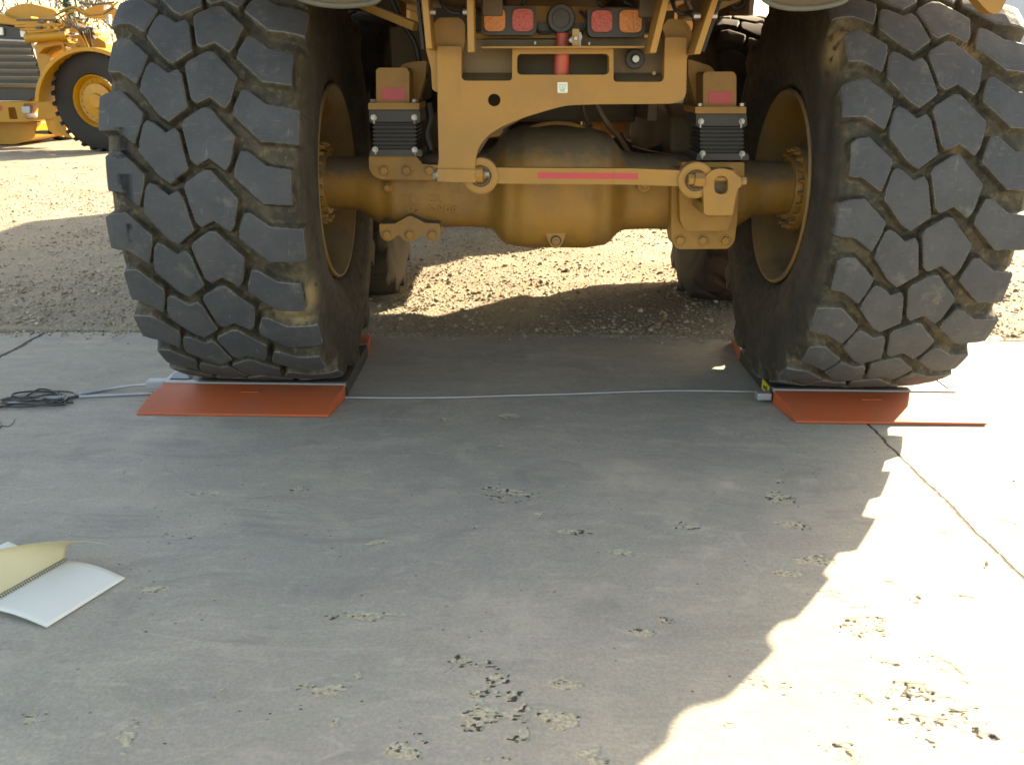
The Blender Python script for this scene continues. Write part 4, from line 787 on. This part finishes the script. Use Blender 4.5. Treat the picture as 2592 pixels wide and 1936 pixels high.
for i in range(20):
    a = i*math.pi/10; rm.cyl((.36*math.cos(a), -.16, .36*math.sin(a)), (.36*math.cos(a), -.12, .36*math.sin(a)), .014, n=6)
obj('rim', rm, YELFAR, hb, local=True)
fd = [Vector((wc.x+1.02*math.cos(t), yS-.42, wc.z+1.02*math.sin(t))) for t in np.linspace(math.radians(60), math.radians(172), 16)]
fd2 = [Vector((wc.x+1.09*math.cos(t), yS-.42, wc.z+1.09*math.sin(t))) for t in np.linspace(math.radians(172), math.radians(60), 16)]
obj('fender', MB().prism([fd+fd2], (0, .75, 0)), YELFAR, SC, bevel=.012)
m = MB(); c0 = P(126, 175, yS+.6)
m.lathe([(-.2, .80), (0, .84), (.5, .80), (.9, .6)], (c0.x, c0.y, c0.z-.25), 40, 'y')
pr(rnd([(88,125,8),(100,112,10),(152,108,10),(160,125,6),(128,140,10),(126,170,6),(180,172,4),(160,205,10),(150,262,6),(116,262,6),(106,205,6)], 8), yS+.35, .9, .03, 'bowl_side', YELFAR, SC)
pr(rnd([(84,118,6),(100,104,14),(150,98,20),(178,108,16),(200,124,16),(216,147,10),(205,148,6),(190,130,12),(172,118,12),(150,113,14),(110,122,10),(96,140,8)], 8), yS+.1, .4, .03, 'draft_arm', YELFAR, SC)
pr(rnd([(10,34,6),(22,22,10),(48,11,16),(76,9,16),(104,16,14),(140,26,10),(150,44,10),(120,52,8),(60,48,8),(30,60,8),(14,52,6)], 10), yS+.9, .35, .03, 'gooseneck', YELFAR, SC)
pr(rnd([(205,30,6),(222,22,12),(248,12,14),(285,8,8),(300,30,6),(290,48,6),(240,48,10),(215,44,6)], 8), yS+1.2, .3, .03, 'bowl_wall', YELFAR, SC)
pr([(-10,32),(30,48),(120,44),(140,40),(145,52),(150,60),(40,66),(-10,60)], yS+.7, .3, .02, 'top_beam', YELFAR, SC)
pr([(60,60),(170,56),(215,70),(245,76),(250,98),(160,98),(80,98),(66,82)], yS+.65, .5, .02, 'hitch_block', YELFAR, SC)
m = MB().cyl(P(66, 98, yS), P(168, 90, yS), .085, n=24); m.cyl(P(156, 91, yS), P(172, 89.5, yS), .11, n=24); cy = obj('lift_cylinder', m, YELFAR, SC, bevel=.01)
obj('piston_rod', MB().cyl(P(168, 90, yS), P(224, 85, yS), .035), CHROME, cy); obj('rod_clevis', MB().cyl(P(220, 85, yS), P(240, 86, yS), .09).cyl(P(228, 70, yS), P(228, 96, yS), .07), DARK, cy)
pr(rnd([(195,98),(240,92),(268,108),(270,148),(222,150),(205,125)], 5), yS+.2, .3, .02, 'pivot_bracket', YELFAR, SC)
for L in ([(140,40),(170,26),(190,22),(210,36),(240,40),(262,36),(290,20)], [(150,48),(180,30),(200,30),(225,42),(255,40)], [(150,30),(185,18),(215,34),(250,42),(270,28),(300,5)], [(160,68),(175,52),(195,50),(210,60)], [(150,52),(158,62),(178,66),(205,78),(215,95),(232,140)], [(188,60),(200,84),(215,110),(224,146)], [(200,8),(240,12),(290,6)]):
    obj('hydraulic_hose', MB().tube(spline([P(u, v, yS-.15) for u, v in L], 5), .016, 6), BROWN if L[0][0] in (140, 200) else YELFAR, SC)
for (a, b_, c0, d0, mt) in ((36,64,150,70,YELFAR),(50,72,160,78,YELFAR),(155,52,190,60,YELFAR),(160,60,180,72,DARK),(262,14,272,26,WHITE),(268,38,276,62,ALU),(243,128,258,146,WHITE),(40,48,150,54,BROWN)):
    pr([(a,b_),(c0,b_),(c0,d0),(a,d0)], yS-.05, .12, .008, 'valve_block' if a > 150 else 'side_rib', mt, SC)
rq = random.Random(9)
for k_ in range(26):
    u_, v_ = rq.uniform(70, 245), rq.uniform(40, 96); w_, h_ = rq.uniform(4, 16), rq.uniform(3, 7)
    pr(rnd([(u_, v_), (u_+w_, v_-1), (u_+w_, v_+h_), (u_, v_+h_)], 1.5, 2), yS-.02-rq.random()*.1, .25, .008, 'fitting', rq.choice((BROWN, YELFAR, YELFAR, DARK, YELAX)), SC)
for k_ in range(5): obj('hydraulic_hose', MB().tube(spline([P(150+k_*9, 40, yS-.2), P(170+k_*8, 62+4*k_, yS-.25), P(196+k_*7, 74, yS-.2), P(214+k_*4, 104, yS-.1), P(222+k_*4, 140, yS)], 5), .014, 6), BROWN if k_ % 2 else DARK, SC)
pr(rnd([(134,292),(160,292,4),(166,310,4),(168,330,8),(180,345,6),(186,350,3),(160,346,10),(140,330,10)], 5), yS+.25, .1, .01, 'cutting_edge', YELFAR, SC)
pr(rnd([(112,300),(140,296),(142,320),(162,348),(140,344),(122,330)], 5), yS+.5, .3, .02, 'apron', YELFAR, SC)
obj('deck', MB().prism([[P(128, 176, yS+.1), P(182, 172, yS+.1), P(186, 166, yS+.9), P(130, 166, yS+.9)]], (0, 0, .08)), YELFAR, SC)
pr([(132,164),(178,167),(178,170),(132,168)], yS, .05, 0, 'hand_rail', WHITE, SC); pr([(155,112),(161,112),(168,150),(164,150)], yS+.05, .05, 0, 'post', YELFAR, SC)
# right edge: pale building and a machine in front of it
B0 = thing('metal_building', (30, 46, 0), 'pale blue-grey metal-clad building filling the sky gap at the upper right', 'building')
m = MB(); n = 120
for i in range(n+1):
    x = 17.5+i*28/n; y = 46-(.05 if i % 4 < 2 else 0); m.v += [Vector((x, y, 0)), Vector((x, y, 9))]
m.f += [(2*i, 2*i+2, 2*i+3, 2*i+1) for i in range(n)]; solid(obj('wall', m, SHEET, B0), .03); obj('roof', MB().prism([[Vector((17.2, 45.7, 9)), Vector((46, 45.7, 9)), Vector((46, 52, 10.4)), Vector((17.2, 52, 10.4))]], (0, 0, .12)), SHEET, B0)
obj('end_wall', MB().box(17.5, 17.6, 46.1, 60, 0, 9), SHEET, B0)
yM = 24; q = P(2620, 230, yM); MM = thing('parked_machine', (q.x, yM, 0), 'yellow and dark parked machine glimpsed at the right edge beyond the tyre', 'machine')
pr([(2530,150),(2900,155),(2900,162),(2530,157)], yM, 2, .02, 'top_rail', DARK, MM); pr([(2540,158),(2900,162),(2900,186),(2540,182)], yM, 1.8, .03, 'hood', YELFAR, MM); pr([(2560,166),(2585,166),(2585,169),(2574,180),(2570,180),(2578,169),(2560,169)], yM-.01, .01, 0, 'decal', DARK, MM)
pr([(2550,184),(2900,186),(2900,236),(2550,232)], yM+.1, 1.5, .03, 'chassis', DARK, MM); pr([(2560,190),(2620,190),(2620,205),(2560,205)], yM, .1, .02, 'step', plain('teal_paint', (.08, .2, .24)), MM)
for u in (2600, 2790): c0 = P(u, 236, yM); obj('wheel', MB().lathe([(0, .001), (0, .3), (.05, .5), (.4, .5), (.45, .001)], (c0.x, yM-.1, .5), 32, 'y'), FART, MM)
# sunlit yellow machine seen through the gap under the truck
q = P(1545, 330, 16.5); FM = thing('parked_roller', (q.x, 16.5, 0), 'small yellow machine part glimpsed under the truck, right of the axle dome', 'machine')
obj('drum', MB().cyl((q.x-.1, 16.6, .62), (q.x+.9, 16.6, .62), .6, n=40), YELFAR, FM, bevel=.02); obj('frame', MB().box(q.x-.2, q.x+1.0, 16.9, 18.2, .5, 1.6), YELFAR, FM, bevel=.04)
# trees
def tree(x, y, h, seed, label):
    rd = random.Random(seed); t = thing('bare_tree', (x, y, 0), label, 'tree', 'bare winter trees behind the machines'); tm_ = MB(); cm = MB()
    def grow(p, d, L, r, lev):
        pts = [p]; rs = [r]; q_ = p; dd_ = d.copy()
        for k in range(4):
            dd_ = (dd_+Vector((rd.uniform(-1, 1), rd.uniform(-1, 1), rd.uniform(-.3, .6)))*.16).normalized(); q_ = q_+dd_*L/4; pts.append(q_); rs.append(r*(1-.13*(k+1)))
        (tm_ if lev == 0 else cm).tube(pts, [max(q, .022) for q in rs], 6 if lev < 2 else 3)
        if lev >= 5: return
        for k in range(3 if lev < 4 else 4):
            a = rd.uniform(0, 6.28); sp = rd.uniform(.4, .85); nd = (dd_+Vector((math.cos(a), math.sin(a), rd.uniform(-.1, .4)))*sp).normalized()
            grow(pts[rd.choice((2, 3, 4))] if k else pts[4], nd, L*rd.uniform(.6, .78), rs[4]*.66, lev+1)
    grow(Vector((x, y, 0)), Vector((rd.uniform(-.1, .1), 0, 1)), h*.3, h*.020, 0)
    tr_ = obj('trunk', tm_, WOOD, t); obj('crown', cm, WOOD, t)
TL = ['leftmost bare tree above the loader grille', 'bare tree with dense twigs above the arched yellow neck', 'bare tree just right of the arched neck', 'bare tree above the hoses of the scraper', 'bare tree partly behind the top of the left tyre', 'tall bare tree rising behind the left tyre', 'low bare tree between the neck and the yellow bowl wall']
for i, (u, yy, h_) in enumerate(((-60, 52, 11), (60, 58, 12), (150, 55, 10), (235, 60, 13), (330, 50, 11), (430, 64, 13), (185, 75, 12))):
    q = P(u, 200, yy); tree(q.x, yy, h_, 40+i, TL[i])
q = P(198, 200, 40); EG = thing('evergreen_tree', (q.x, 40, 0), 'dark green conifer seen through the opening of the scraper', 'tree'); obj('trunk', MB().cyl((q.x, 40, 0), (q.x, 40, 4), .12, .04, 8), WOOD, EG); m = MB(); rd = random.Random(3)
for i in range(1800):
    z = .4+rd.random()**1.2*4.0; R_ = (4.5-z)*.3*rd.random()**.5; a = rd.uniform(0, 6.28); c0 = Vector((q.x+R_*math.cos(a), 40+R_*math.sin(a), z)); u_ = Vector((rd.uniform(-1, 1), rd.uniform(-1, 1), rd.uniform(-.6, .3)))*.14; v_ = Vector((rd.uniform(-1, 1), rd.uniform(-1, 1), rd.uniform(-1, 1)))*.06
    k = len(m.v); m.v += [c0-v_, c0+v_, c0+u_]; m.f.append((k, k+1, k+2))
obj('crown', m, EVG, EG, flat=True)
m = MB(); rd = random.Random(5)                                        # far brush line
for i in range(9000):
    x = rd.uniform(-80, 10); z = rd.random()**1.5*8.5; y = 88+rd.uniform(-2, 2); c0 = Vector((x, y, z)); d_ = Vector((rd.uniform(-.5, .5), rd.uniform(-.3, .3), rd.uniform(.4, 1.3))); k = len(m.v); m.v += [c0, c0+Vector((.09, 0, 0)), c0+d_]; m.f.append((k, k+1, k+2))
tag(obj('brush', m, WOOD, flat=True), 'brown leafless brush along the far edge of the yard at the left', 'brush', kind='stuff')
